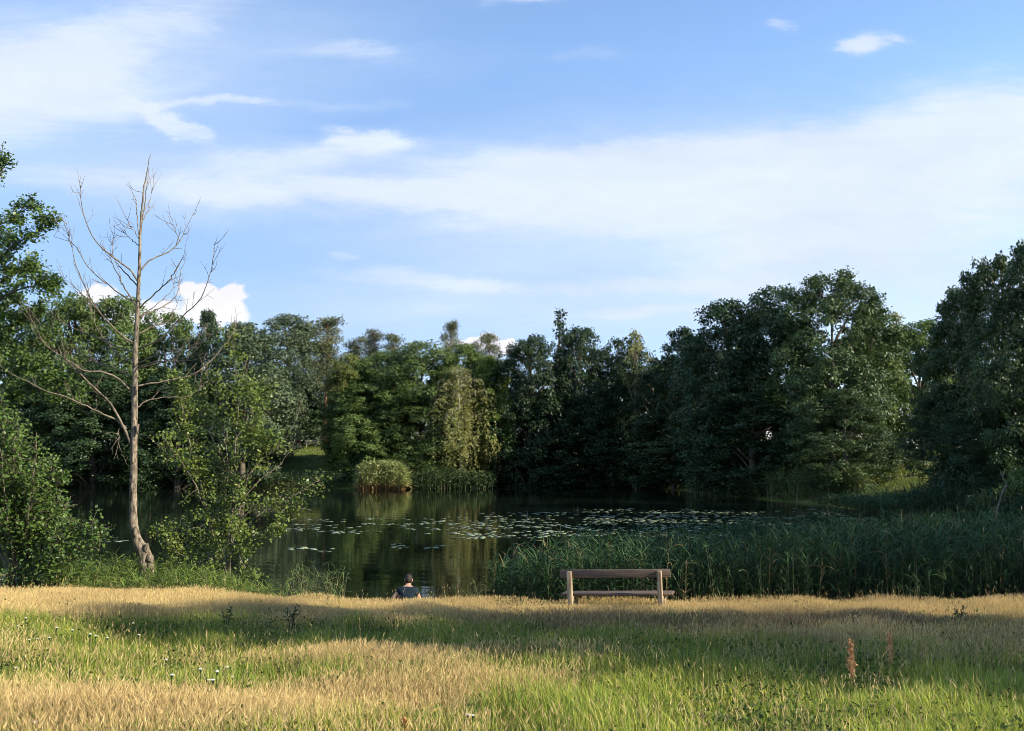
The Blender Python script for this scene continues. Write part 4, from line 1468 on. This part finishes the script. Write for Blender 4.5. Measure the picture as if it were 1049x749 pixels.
def build_meadow():
    rng = np.random.default_rng(91)

    def spots(n, y0=6.2, y1=21.2):
        # denser where the eye is closer
        Y = y0 + (y1 - y0) * rng.uniform(0, 1, n)
        X = rng.uniform(-1, 1, n) * (0.64 * Y + 1.2)
        s = pond_sd(X, Y)
        ok = s > 0.15 + 0.25 * rng.uniform(0, 1, n)
        X, Y = X[ok], Y[ok]
        return X, Y
    # green blades
    X, Y = spots(365000)
    dry = dryness(X, Y)
    keep = rng.uniform(0, 1, len(X)) < np.clip(1.12 - dry * 0.95, 0.10, 1)
    X, Y, dry = X[keep], Y[keep], dry[keep]
    n = len(X)
    B = np.c_[X, Y, ground(X, Y) - 0.01]
    tall = value_noise(X, Y, 0.6, 5)
    h = (0.10 + 0.20 * tall) * np.minimum(rng.gamma(7, 1 / 7, n), 1.55) * np.where(Y > 16, 0.75, 1)
    f = np.clip(rng.normal(0.5, 0.28, n) + 0.35 * (value_noise(X, Y, 1.1, 6) - 0.5), 0, 1)[:, None]
    g0 = np.array([0.085, 0.170, 0.022]) * (1 - f) + np.array([0.31, 0.34, 0.050]) * f
    lush = sstep(10.8, 9.0, Y) * sstep(-1.0, 2.0, X)
    g0 = g0 * (1 + 0.20 * lush[:, None])
    g1 = g0 * np.array([1.25, 1.15, 1.1])
    dryblade = (rng.uniform(0, 1, n) < 0.08 + 0.25 * dry)[:, None]
    straw = np.array([0.42, 0.32, 0.13]) * rng.uniform(0.6, 1.15, (n, 1))
    g1 = np.where(dryblade, straw, g1)
    g0 = np.where(dryblade, straw * 0.8, g0)
    a = rng.uniform(0, 2 * math.pi, n)
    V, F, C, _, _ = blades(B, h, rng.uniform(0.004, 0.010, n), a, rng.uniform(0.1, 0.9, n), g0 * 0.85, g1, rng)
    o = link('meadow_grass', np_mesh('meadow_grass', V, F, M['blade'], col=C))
    tag(o, 'green meadow grass in the foreground', 'grass', kind='stuff')
    # straw: thin stalks each with a feathery seed head
    X, Y = spots(475000)
    dry = dryness(X, Y)
    keep = rng.uniform(0, 1, len(X)) < np.clip(dry * 1.05 - 0.02, 0.03, 1)
    X, Y, dry = X[keep], Y[keep], dry[keep]
    n = len(X)
    B = np.c_[X, Y, ground(X, Y) - 0.01]
    tall = value_noise(X, Y, 0.8, 7)
    h = (0.17 + 0.20 * tall) * rng.uniform(0.65, 1.25, n) * np.where(Y > 16, 0.80, 1.0)
    h = h * (1 - 0.45 * np.exp(-(((X - 2.0) / 1.6) ** 2 + ((Y - 18.9) / 0.9) ** 2)))
    tallone = rng.uniform(0, 1, n) < 0.007
    h = np.where(tallone, h * 1.9, h)
    f = np.clip(rng.normal(0.5, 0.3, n) + 0.5 * (value_noise(X, Y, 1.6, 8) - 0.5), 0, 1)[:, None]
    c = np.array([0.44, 0.32, 0.148]) * (1 - f) + np.array([0.74, 0.585, 0.275]) * f
    # purplish brown grass heads grow in the middle of the meadow on the right
    brown = sstep(13.2, 14.5, Y) * sstep(17.2, 15.6, Y) * sstep(-3.5, 0.5, X)
    br = (rng.uniform(0, 1, n) < 0.72 * brown)[:, None]
    c = np.where(br, np.array([0.27, 0.175, 0.095]) * rng.uniform(0.7, 1.3, (n, 1)), c)
    a = rng.uniform(0, 2 * math.pi, n)
    lean = np.where(rng.uniform(0, 1, n) < 0.14, rng.uniform(0.5, 1.3, n), rng.uniform(0.02, 0.40, n))
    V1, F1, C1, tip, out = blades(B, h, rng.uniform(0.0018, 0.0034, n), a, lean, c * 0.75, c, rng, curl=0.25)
    # seed heads: two crossed slim kites
    ln = rng.uniform(0.04, 0.095, n)
    wd = rng.uniform(0.004, 0.0095, n)
    ax = unit(out * (0.35 + lean)[:, None] + np.array([0, 0, 1.0]))
    s1 = unit(np.cross(ax, rng.normal(0, 1, (n, 3))))
    s2 = np.cross(ax, s1)
    Vs, Fs, Cs = [V1], [F1], [C1]
    nv = len(V1)
    for s in (s1, s2):
        p0 = tip - ax * (ln * 0.45)[:, None]
        p1 = tip + s * (wd * 0.5)[:, None] - ax * (ln * 0.1)[:, None]
        p2 = tip + ax * (ln * 0.55)[:, None]
        p3 = tip - s * (wd * 0.5)[:, None] - ax * (ln * 0.1)[:, None]
        V = np.stack([p0, p1, p2, p3], 1).reshape(-1, 3)
        k = np.arange(n)[:, None] * 4 + nv
        F = np.concatenate([k + np.array([[0, 1, 2]]), k + np.array([[0, 2, 3]])], 1).reshape(-1, 3)
        Vs.append(V)
        Fs.append(F)
        Cs.append(np.repeat(c * rng.uniform(0.85, 1.2, (n, 1)), 4, axis=0))
        nv += len(V)
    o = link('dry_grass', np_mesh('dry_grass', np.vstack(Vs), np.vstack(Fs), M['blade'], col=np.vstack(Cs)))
    tag(o, 'straw coloured dry grass with feathery seed heads across the meadow', 'grass', kind='stuff')
    # low broad leaved herbs between the grass: clover, plantain, dead nettle
    X, Y = spots(26000)
    ok = (value_noise(X, Y, 0.55, 12) + 0.25 * (1 - dryness(X, Y)) > 0.72)
    X, Y = X[ok], Y[ok]
    n = len(X)
    k = 5
    Xh, Yh = np.repeat(X, k) + rng.normal(0, 0.035, n * k), np.repeat(Y, k) + rng.normal(0, 0.035, n * k)
    P = np.c_[Xh, Yh, ground(Xh, Yh) + np.repeat(rng.uniform(0.05, 0.24, n), k) * rng.uniform(0.5, 1.1, n * k)]
    V, F = leaves(P, np.array([0, -0.2, 0.8]) + rng.normal(0, 0.4, P.shape), rng.uniform(0.022, 0.055, n * k), rng, 0.6)
    tone = np.repeat(np.clip(rng.normal(0.45, 0.3, n * k), 0, 1), 4)
    o = link('meadow_herbs', np_mesh('meadow_herbs', V, F, leaf_mat('herb_leaves', (0.03, 0.055, 0.018), (0.13, 0.18, 0.035), 0.25, spec=0.08), tone=tone))
    tag(o, 'low broad leaved herbs growing between the meadow grass', 'herbs', kind='stuff')
    # mown bank grass beyond the water
    Xf = np.r_[rng.uniform(-34, -14, 9000), rng.uniform(22, 34, 12000)]
    Yf = np.r_[rng.uniform(108, 132, 9000), rng.uniform(58, 92, 12000)]
    ok = pond_sd(Xf, Yf) > 0.5
    Xf, Yf = Xf[ok], Yf[ok]
    n = len(Xf)
    B = np.c_[Xf, Yf, ground(Xf, Yf) - 0.02]
    f = rng.uniform(0, 1, (n, 1))
    g = np.array([0.09, 0.14, 0.02]) * (1 - f) + np.array([0.19, 0.20, 0.04]) * f
    V, F, C, _, _ = blades(B, rng.uniform(0.12, 0.3, n), rng.uniform(0.03, 0.07, n), rng.uniform(0, 6.28, n), rng.uniform(0.2, 0.8, n), g * 0.8, g, rng)
    o = link('lawn_grass', np_mesh('lawn_grass', V, F, M['blade'], col=C))
    tag(o, 'short lawn grass on the far and right banks', 'grass', kind='stuff')


build_meadow()


def meadow_at(px, py, lift=0.0):
    """where the sight line of a photo place meets the meadow, lift metres above the soil"""
    for d in np.arange(6.0, 21.0, 0.02):
        x, y, z = at(px, py, d)
        if z <= gz(x, y) + lift:
            return x, y, gz(x, y)
    return at(px, py, 20.0)


# ------------------------------------------------------------------ single plants of the meadow
def build_single_plants():
    rng = np.random.default_rng(101)
    # docks with rusty seed spikes
    for px, ytop, ybase, label in ((872, 656, 712, 'rusty brown dock spike in the shaded grass, left one of the tall pair'),
                                   (912, 648, 690, 'rusty orange dock spike in the shaded grass, right one of the tall pair'),
                                   (413, 737, 760, 'short rusty dock at the bottom edge among straw grass')):
        x, y, z = meadow_at(px, ybase + 8)
        top = at(px, ytop, y)[2] - z
        e = thing('dock_plant', (x, y, z), label, 'dock')
        mb = MB()
        mb.tube(spline([(0, 0, -0.02), (0.01, 0, top * 0.5), (0.02, 0.01, top)], 6), np.linspace(0.005, 0.0025, 6), 5)
        Ps = []
        for b in range(7):
            a = b * 2.4
            t0 = 0.42 + 0.08 * b
            ln = top * 0.20 * (1.1 - 0.1 * b)
            s0 = np.array([0.012, 0.005, top * t0])
            e1 = s0 + np.array([math.cos(a) * ln * 0.32, math.sin(a) * ln * 0.32, ln])
            mb.tube(spline([s0, (s0 + e1) / 2 + np.array([math.cos(a), math.sin(a), 0]) * 0.01, e1], 5), np.linspace(0.003, 0.0015, 5), 4)
            for u in np.linspace(0.1, 1, 46):
                Ps.append(s0 * (1 - u) + e1 * u + rng.normal(0, 0.009, 3))
        for u in np.linspace(0.40, 1, 120):
            Ps.append(np.array([0.02 * u, 0.01 * u, top * u]) + rng.normal(0, 0.009, 3))
        P = np.array(Ps)
        V, F = leaves(P, rng.normal(0, 1, P.shape), rng.uniform(0.014, 0.026, len(P)), rng, 0.8)
        link('stem', mb.mesh('dock_stem', M['rust']), e)
        link('seed_head', np_mesh('dock_seeds', V, F, M['rust'], tone=np.repeat(rng.uniform(0, 1, len(P)), 4)), e)
    # dark leafy weeds
    for px, ytop, ybase, label in ((298, 619, 646, 'dark upright thistle standing alone in the meadow left of centre'),
                                   (878, 628, 650, 'dark weed with spiky leaves behind the left rusty dock'),
                                   (983, 620, 640, 'small green weed in the sunlit straw strip on the right'),
                                   (232, 622, 645, 'low dark weed on the shadow edge, left of the upright thistle'),
                                   (70, 683, 700, 'brown green weed among the grass at far left'),
                                   (1004, 708, 724, 'small dark clover patch weed in the bright green grass at right'),
                                   (700, 728, 742, 'low dark weed in the bright green grass near the bottom edge'),
                                   (276, 728, 745, 'dark weed sprig near the bottom edge, in straw grass left of centre')):
        x, y, z = meadow_at(px, ybase + 6)
        top = max(at(px, ytop, y)[2] - z, 0.12)
        e = thing('thistle' if 'thistle' in label else 'weed', (x, y, z), label, 'weed')
        mb = MB()
        Ps, Nn = [], []
        for b in range(5):
            a = b * 1.9
            tp = np.array([math.cos(a) * top * 0.16, math.sin(a) * top * 0.16, top * (1 - 0.08 * b)])
            pth = spline([(0, 0, -0.02), tp * np.array([0.4, 0.4, 0.5]), tp], 6)
            mb.tube(pth, np.linspace(0.006, 0.003, 6), 5)
            for u in rng.uniform(0.12, 1, 26):
                i = min(int(u * 5), 4)
                f = u * 5 - i
                Ps.append(pth[i] * (1 - f) + pth[i + 1] * f + rng.normal(0, 0.012, 3))
        P = np.array(Ps)
        V, F = leaves(P, np.array([0, 0, 0.7]) + rng.normal(0, 0.5, P.shape), rng.uniform(0.035, 0.085, len(P)), rng, 0.36, droop=0.2)
        link('stem', mb.mesh('weed_stem', M['weed']), e)
        link('leaves', np_mesh('weed_leaves', V, F, M['weed'], tone=np.repeat(rng.uniform(0, 1, len(P)), 4)), e).name = 'foliage'
    # white umbels of yarrow
    white = noise_mat('white_petals', (0.42, 0.42, 0.38), (0.62, 0.62, 0.57), (40, 40, 40), bump=0.1)
    stem = MB()
    stem.tube(spline([(0, 0, -0.02), (0.006, 0.0, 0.12), (0.0, 0.004, 0.25)], 5), np.linspace(0.003, 0.002, 5), 5)
    hd = MB()
    for k in range(26):
        a = k * 2.4
        r = 0.015 * math.sqrt(k / 26.0)
        c = np.array([math.cos(a) * r, math.sin(a) * r, 0.25 + 0.035 - r * 0.25])
        hd.tube([c - (0, 0, 0.006), c, c + (0, 0, 0.004)], [0.001, 0.0030, 0.001], 6)
        stem.tube([(0, 0.003, 0.245), tuple(c - np.array([0, 0, 0.006]))], [0.0012, 0.0008], 4)
    sm, hm = stem.mesh('yarrow_stem', M['weed']), hd.mesh('yarrow_head', white)
    spots = [(18, 649), (26, 640), (38, 657), (50, 661), (58, 652), (74, 650), (92, 660), (98, 658), (110, 655), (136, 644), (142, 656), (16, 687), (30, 660), (205, 697), (214, 699), (222, 702), (232, 694), (238, 698), (218, 708),
             (170, 683), (176, 700), (480, 738), (484, 736), (36, 745), (879, 643)]
    for px, py in spots:
        x, y, z = meadow_at(px, py, 0.22)
        e = thing('yarrow', (x, y, z), 'small white yarrow umbel on a thin stem in the meadow grass', 'wildflower', 'white yarrow flowers in the meadow', rotz=rng.uniform(0, 6), scale=(1, 1, rng.uniform(0.85, 1.2)))
        link('stem', sm, e)
        link('flower_head', hm, e)


build_single_plants()


# ------------------------------------------------------------------ the wooden bench
def wood_mat():
    m, N, L = new_mat('weathered_brown_wood')
    out = N.new('ShaderNodeOutputMaterial')
    tc = N.new('ShaderNodeTexCoord')
    mp = N.new('ShaderNodeMapping')
    mp.inputs['Scale'].default_value = (1.5, 26, 26)
    L.new(tc.outputs['Object'], mp.inputs[0])
    n = N.new('ShaderNodeTexNoise')
    n.inputs['Scale'].default_value = 1.6
    n.inputs['Detail'].default_value = 7
    L.new(mp.outputs[0], n.inputs['Vector'])
    r = N.new('ShaderNodeValToRGB')
    r.color_ramp.elements[0].position = 0.3
    r.color_ramp.elements[0].color = (0.036, 0.022, 0.014, 1)
    r.color_ramp.elements[1].position = 0.72
    r.color_ramp.elements[1].color = (0.145, 0.098, 0.064, 1)
    L.new(n.outputs['Fac'], r.inputs[0])
    p = N.new('ShaderNodeBsdfPrincipled')
    p.inputs['Roughness'].default_value = 0.7
    L.new(r.outputs[0], p.inputs['Base Color'])
    b = N.new('ShaderNodeBump')
    b.inputs['Strength'].default_value = 0.35
    b.inputs['Distance'].default_value = 0.004
    L.new(n.outputs['Fac'], b.inputs['Height'])
    L.new(b.outputs[0], p.inputs['Normal'])
    L.new(p.outputs[0], out.inputs[0])
    return m


def build_bench():
    wood = wood_mat()
    post = noise_mat('bench_post_wood', (0.11, 0.08, 0.048), (0.40, 0.31, 0.20), (22, 22, 2.0), rough=0.7, bump=0.3)
    d = 19.1
    x = (630.5 - 524.5) / FPX * d * 0.99
    z = gz(x, d)
    e = thing('park_bench', (x, d, z), 'brown wooden park bench with plank back on the meadow edge facing the pond', 'bench', rotz=math.radians(-15))
    e.rotation_euler.y = math.radians(-2.2)
    L2 = 1.09

    def part(name, lo, hi, mat, bev=0.008):
        mb = MB()
        mb.box(lo, hi)
        return bevel(link(name, mb.mesh('bench_' + name, mat, smooth=False), e), bev)
    # local: x along the bench, -y is the back (towards the camera), z up
    for s in (-0.87, 0.87):
        part('post', (s - 0.045, -0.15, -0.25), (s + 0.045, -0.03, 0.815), post, 0.01)
        part('leg', (s - 0.055, 0.26, -0.25), (s + 0.055, 0.40, 0.335), post, 0.01)
        part('seat_support', (s - 0.05, -0.025, 0.235), (s + 0.05, 0.255, 0.335), post, 0.006)
    part('backrest', (-L2 + 0.02, -0.025, 0.68), (L2 - 0.02, 0.018, 0.84), wood, 0.008)
    part('seat', (-L2 + 0.02, 0.01, 0.338), (L2 - 0.0, 0.20, 0.382), wood, 0.008)
    part('seat', (-L2 + 0.02, 0.215, 0.338), (L2 - 0.0, 0.41, 0.382), wood, 0.008)


build_bench()


def build_far_bench():
    d = 124.0
    wood = noise_mat('sunlit_far_bench_wood', (0.36, 0.30, 0.18), (0.55, 0.47, 0.30), (3, 14, 14))
    x, _, _ = at(319, 465, d)
    z = gz(x, d)
    e = thing('park_bench', (x, d, z), 'distant pale bench on the sunlit lawn across the pond', 'bench', rotz=math.radians(12))
    for nm, lo, hi in (('backrest', (-0.85, -0.06, 0.72), (0.85, -0.01, 0.92)), ('backrest', (-0.85, -0.06, 0.50), (0.85, -0.01, 0.64)), ('seat', (-0.85, 0.0, 0.40), (0.85, 0.45, 0.46)),
                       ('leg', (-0.7, -0.12, -0.1), (-0.6, -0.062, 0.9)), ('leg', (0.6, -0.12, -0.1), (0.7, -0.062, 0.9)), ('leg', (-0.7, 0.30, -0.1), (-0.6, 0.4, 0.398)), ('leg', (0.6, 0.30, -0.1), (0.7, 0.4, 0.398))):
        mb = MB()
        mb.box(lo, hi)
        bevel(link(nm, mb.mesh('far_bench_' + nm, wood, smooth=False), e), 0.01)
    # dark red litter bin beside it
    x, _, _ = at(305.5, 467, d - 1.0)
    z = gz(x, d - 1.0)
    red = noise_mat('dull_red_paint', (0.07, 0.014, 0.014), (0.13, 0.03, 0.025), (5, 5, 5))
    e = thing('litter_bin', (x, d - 1.0, z), 'dark red litter bin beside the distant bench', 'bin')
    b = MB()
    b.tube([(0, 0, 0.0), (0, 0, 0.06), (0, 0, 0.5), (0, 0, 0.82)], [0.24, 0.27, 0.29, 0.31], 12)
    link('bin_body', b.mesh('bin_body', red), e)
    b = MB()
    b.tube([(0, 0, 0.822), (0, 0, 0.86), (0, 0, 0.93), (0, 0, 0.95)], [0.33, 0.33, 0.22, 0.05], 12)
    link('lid', b.mesh('bin_lid', red), e)
    # white rail behind the right lawn patch
    d = 78.0
    x, _, _ = at(908, 463, d)
    z = gz(x, d)
    pale = noise_mat('pale_rail_paint', (0.5, 0.46, 0.42), (0.66, 0.62, 0.58), (2, 9, 9))
    e = thing('barrier', (x, d, z), 'pale horizontal barrier rail in the shade behind the right lawn patch', 'barrier')
    zr = at(908, 463, d)[2] - z
    b = MB()
    b.box((-1.5, -0.05, zr - 0.06), (1.5, 0.05, zr + 0.06))
    bevel(link('rail', b.mesh('barrier_rail', pale, smooth=False), e), 0.01)
    for s in (-1.2, 1.2):
        b = MB()
        b.box((s - 0.05, 0.053, -0.3), (s + 0.05, 0.15, zr + 0.05))
        bevel(link('post', b.mesh('barrier_post', M['bark'], smooth=False), e), 0.01)


build_far_bench()


# ------------------------------------------------------------------ the seated person
def skin_mesh(name, verts, edges, radii, root, mat, sub=2):
    me = bpy.data.meshes.new(name)
    me.from_pydata([tuple(v) for v in verts], edges, [])
    tmp = bpy.data.objects.new(name + '_tmp', me)
    COL.objects.link(tmp)
    tmp.modifiers.new('skin', 'SKIN')
    sk = me.skin_vertices[0].data if me.skin_vertices else None
    if sk is None:
        me.attributes  # layer is created with the modifier on evaluation
        bpy.context.view_layer.objects.active = tmp
        bpy.ops.mesh.customdata_skin_add()
        sk = me.skin_vertices[0].data
    for i, r in enumerate(radii):
        rx, ry = r if isinstance(r, tuple) else (r, r)
        sk[i].radius = (rx, ry)
        sk[i].use_root = (i == root)
    ss = tmp.modifiers.new('sub', 'SUBSURF')
    ss.levels = sub
    ss.render_levels = sub
    dg = bpy.context.evaluated_depsgraph_get()
    res = bpy.data.meshes.new_from_object(tmp.evaluated_get(dg))
    res.name = name
    bpy.data.objects.remove(tmp)
    bpy.data.meshes.remove(me)
    res.materials.clear()
    res.materials.append(mat)
    for p in res.polygons:
        p.use_smooth = True
    return res


def ellipsoid(c, r, nu=20, nv=14, fn=None):
    V, F = [], []
    for j in range(nv + 1):
        ph = math.pi * j / nv
        for i in range(nu):
            th = 2 * math.pi * i / nu
            p = np.array([math.sin(ph) * math.cos(th), math.sin(ph) * math.sin(th), math.cos(ph)])
            k = fn(p) if fn else 1.0
            V.append(np.array(c) + p * np.array(r) * k)
    for j in range(nv):
        for i in range(nu):
            k = (i + 1) % nu
            F.append((j * nu + i, (j + 1) * nu + i, (j + 1) * nu + k, j * nu + k))
    return np.array(V), np.array(F)


def build_person():
    d = 20.95
    x = (419.5 - 524.5) / FPX * d
    zs = at(419, 591.5, d)[2] - 0.815         # seat level: sitting height 0.90
    zg = gz(x, d)
    skin = noise_mat('skin_tone', (0.34, 0.20, 0.14), (0.42, 0.25, 0.18), (8, 8, 8), rough=0.55, bump=0.05)
    navy = noise_mat('navy_cotton', (0.003, 0.010, 0.017), (0.007, 0.019, 0.029), (30, 30, 30), rough=0.85, bump=0.2)
    grey = noise_mat('dark_grey_cotton', (0.03, 0.03, 0.035), (0.05, 0.05, 0.055), (30, 30, 30), rough=0.9, bump=0.2)
    hairm = noise_mat('dark_brown_hair', (0.012, 0.008, 0.006), (0.035, 0.022, 0.015), (60, 60, 20), rough=0.6, bump=0.6)
    zs = max(zs, zg - 0.05)
    e = thing('person', (x, d, zs), 'person in a navy t-shirt sitting on the bank with back turned, facing the pond', 'person')
    # sitting on the slope, knees drawn up, leaning a little forward; y is towards the pond
    v, ed, rd = [], [], []

    def add(p, r, parent=None):
        v.append(p)
        rd.append(r)
        if parent is not None:
            ed.append((parent, len(v) - 1))
        return len(v) - 1
    pel = add((0, 0.0, 0.10), (0.15, 0.12))
    wai = add((0, -0.01, 0.26), (0.135, 0.10), pel)
    che = add((0, 0.02, 0.42), (0.16, 0.115), wai)
    sho = add((0, 0.05, 0.55), (0.12, 0.09), che)
    nek = add((0, 0.07, 0.635), 0.055, sho)
    hd0 = add((0, 0.11, 0.69), 0.056, nek)
    for s in (-1, 1):
        sh = add((s * 0.165, 0.05, 0.535), 0.066, sho)
        el = add((s * 0.33 if s < 0 else s * 0.25, 0.0 if s < 0 else 0.12, 0.36 if s < 0 else 0.30), 0.043, sh)
        wr = add((s * 0.20, 0.26 if s < 0 else 0.32, 0.36), 0.030, el)
        pm = add((s * 0.155, 0.325 if s < 0 else 0.38, 0.385), (0.038, 0.018), wr)
        for k in range(4):
            o = (k - 1.5) * 0.018
            ln = (0.075, 0.088, 0.082, 0.064)[k]
            k1 = add((s * (0.145 - 0.3 * o), 0.345 + (0 if s < 0 else 0.055), 0.385 + o), 0.0095, pm)
            k2 = add((s * (0.145 - 0.3 * o) - s * ln * 0.45, 0.365 + (0 if s < 0 else 0.055), 0.378 + o), 0.009, k1)
            add((s * (0.145 - 0.3 * o) - s * ln * 0.8, 0.355 + (0 if s < 0 else 0.055), 0.352 + o), 0.008, k2)
        t1 = add((s * 0.155, 0.315 + (0 if s < 0 else 0.055), 0.425), 0.011, pm)
        add((s * 0.125, 0.335 + (0 if s < 0 else 0.055), 0.445), 0.009, t1)
        hip = add((s * 0.10, 0.07, 0.09), 0.098, pel)
        kn = add((s * 0.15, 0.43, 0.33), 0.062, hip)
        cf = add((s * 0.14, 0.50, 0.16), 0.055, kn)
        an = add((s * 0.13, 0.58, -0.05), 0.038, cf)
        add((s * 0.14, 0.72, -0.09), (0.042, 0.028), an)
    body = skin_mesh('person_body', v, ed, rd, 0, skin, 2)
    # head joined to the same body mesh
    hv, hf = [], []
    nv = 0

    def addh(V, F):
        nonlocal nv
        hv.append(V)
        hf.append(F + nv)
        nv += len(V)

    def skull(p):
        k = 1.0
        if p[1] > 0.1 and p[2] < -0.1:
            k *= 1 - 0.12 * max(0, -p[2])
        return k
    hc = (0, 0.13, 0.75)
    addh(*ellipsoid(hc, (0.077, 0.098, 0.115), 24, 18, skull))
    addh(*ellipsoid((0, 0.23, 0.74), (0.014, 0.018, 0.024), 10, 8))            # nose
    addh(*ellipsoid((0, 0.213, 0.693), (0.026, 0.010, 0.009), 10, 6))            # mouth
    addh(*ellipsoid((0, 0.198, 0.66), (0.032, 0.026, 0.022), 10, 8))            # chin
    for s in (-1, 1):
        addh(*ellipsoid((s * 0.030, 0.213, 0.762), (0.013, 0.010, 0.008), 10, 6))  # eyes
        V, F = ellipsoid((s * 0.084, 0.12, 0.74), (0.013, 0.020, 0.033), 12, 10)   # ears
        addh(V, F)
    bv = np.array([tuple(q.co) for q in body.vertices])
    tri = []
    body.calc_loop_triangles()
    tri = np.array([tuple(t.vertices) for t in body.loop_triangles])
    HV, HF = np.vstack(hv), np.vstack(hf)
    HT = np.vstack([HF[:, [0, 1, 2]], HF[:, [0, 2, 3]]])
    a = HV[HT[:, 0]]
    area = np.linalg.norm(np.cross(HV[HT[:, 1]] - a, HV[HT[:, 2]] - a), axis=1)
    HT = HT[area > 1e-12]
    me = np_mesh('person_body', np.vstack([bv, HV]), np.vstack([tri, HT + len(bv)]), skin, smooth=True)
    b = link('body', me, e)
    bpy.data.meshes.remove(body)
    # short dark hair: cap over crown, sides and back of the head
    V, F = ellipsoid((0, 0.122, 0.76), (0.084, 0.104, 0.118), 26, 20, lambda p: 1.0 + 0.02 * math.sin(p[0] * 40) * math.sin(p[1] * 37))
    keepf = []
    for f in F:
        c = V[f].mean(0)
        front = (c[1] - 0.122) / 0.104
        low = (c[2] - 0.76) / 0.118
        if low > -0.62 and not (front > 0.30 and low < 0.42) and not (abs(c[0]) > 0.06 and low < -0.25 and front > -0.25):
            keepf.append(f)
    ho = link('hair', np_mesh('person_hair', V, np.array(keepf), hairm, smooth=True), e)
    sol = ho.modifiers.new('thick', 'SOLIDIFY')
    sol.thickness = 0.012
    # t-shirt with short sleeves
    v, ed, rd = [], [], []
    p0 = add((0, 0.0, 0.08), (0.172, 0.142))
    p1 = add((0, -0.01, 0.25), (0.162, 0.122), p0)
    p2 = add((0, 0.02, 0.42), (0.178, 0.134), p1)
    p3 = add((0, 0.045, 0.545), (0.135, 0.105), p2)
    add((0, 0.065, 0.612), 0.066, p3)
    for s in (-1, 1):
        a1 = add((s * 0.165, 0.05, 0.537), 0.080, p3)
        add((s * 0.245 if s < 0 else s * 0.215, 0.03 if s < 0 else 0.085, 0.455 if s < 0 else 0.415), 0.062, a1)
    link('shirt', skin_mesh('person_shirt', v, ed, rd, 0, navy, 2), e)
    v, ed, rd = [], [], []
    p0 = add((0, 0.0, 0.09), (0.165, 0.135))
    for s in (-1, 1):
        h_ = add((s * 0.10, 0.07, 0.095), 0.112, p0)
        add((s * 0.145, 0.37, 0.295), 0.082, h_)
    link('shorts', skin_mesh('person_shorts', v, ed, rd, 0, grey, 2), e)


build_person()
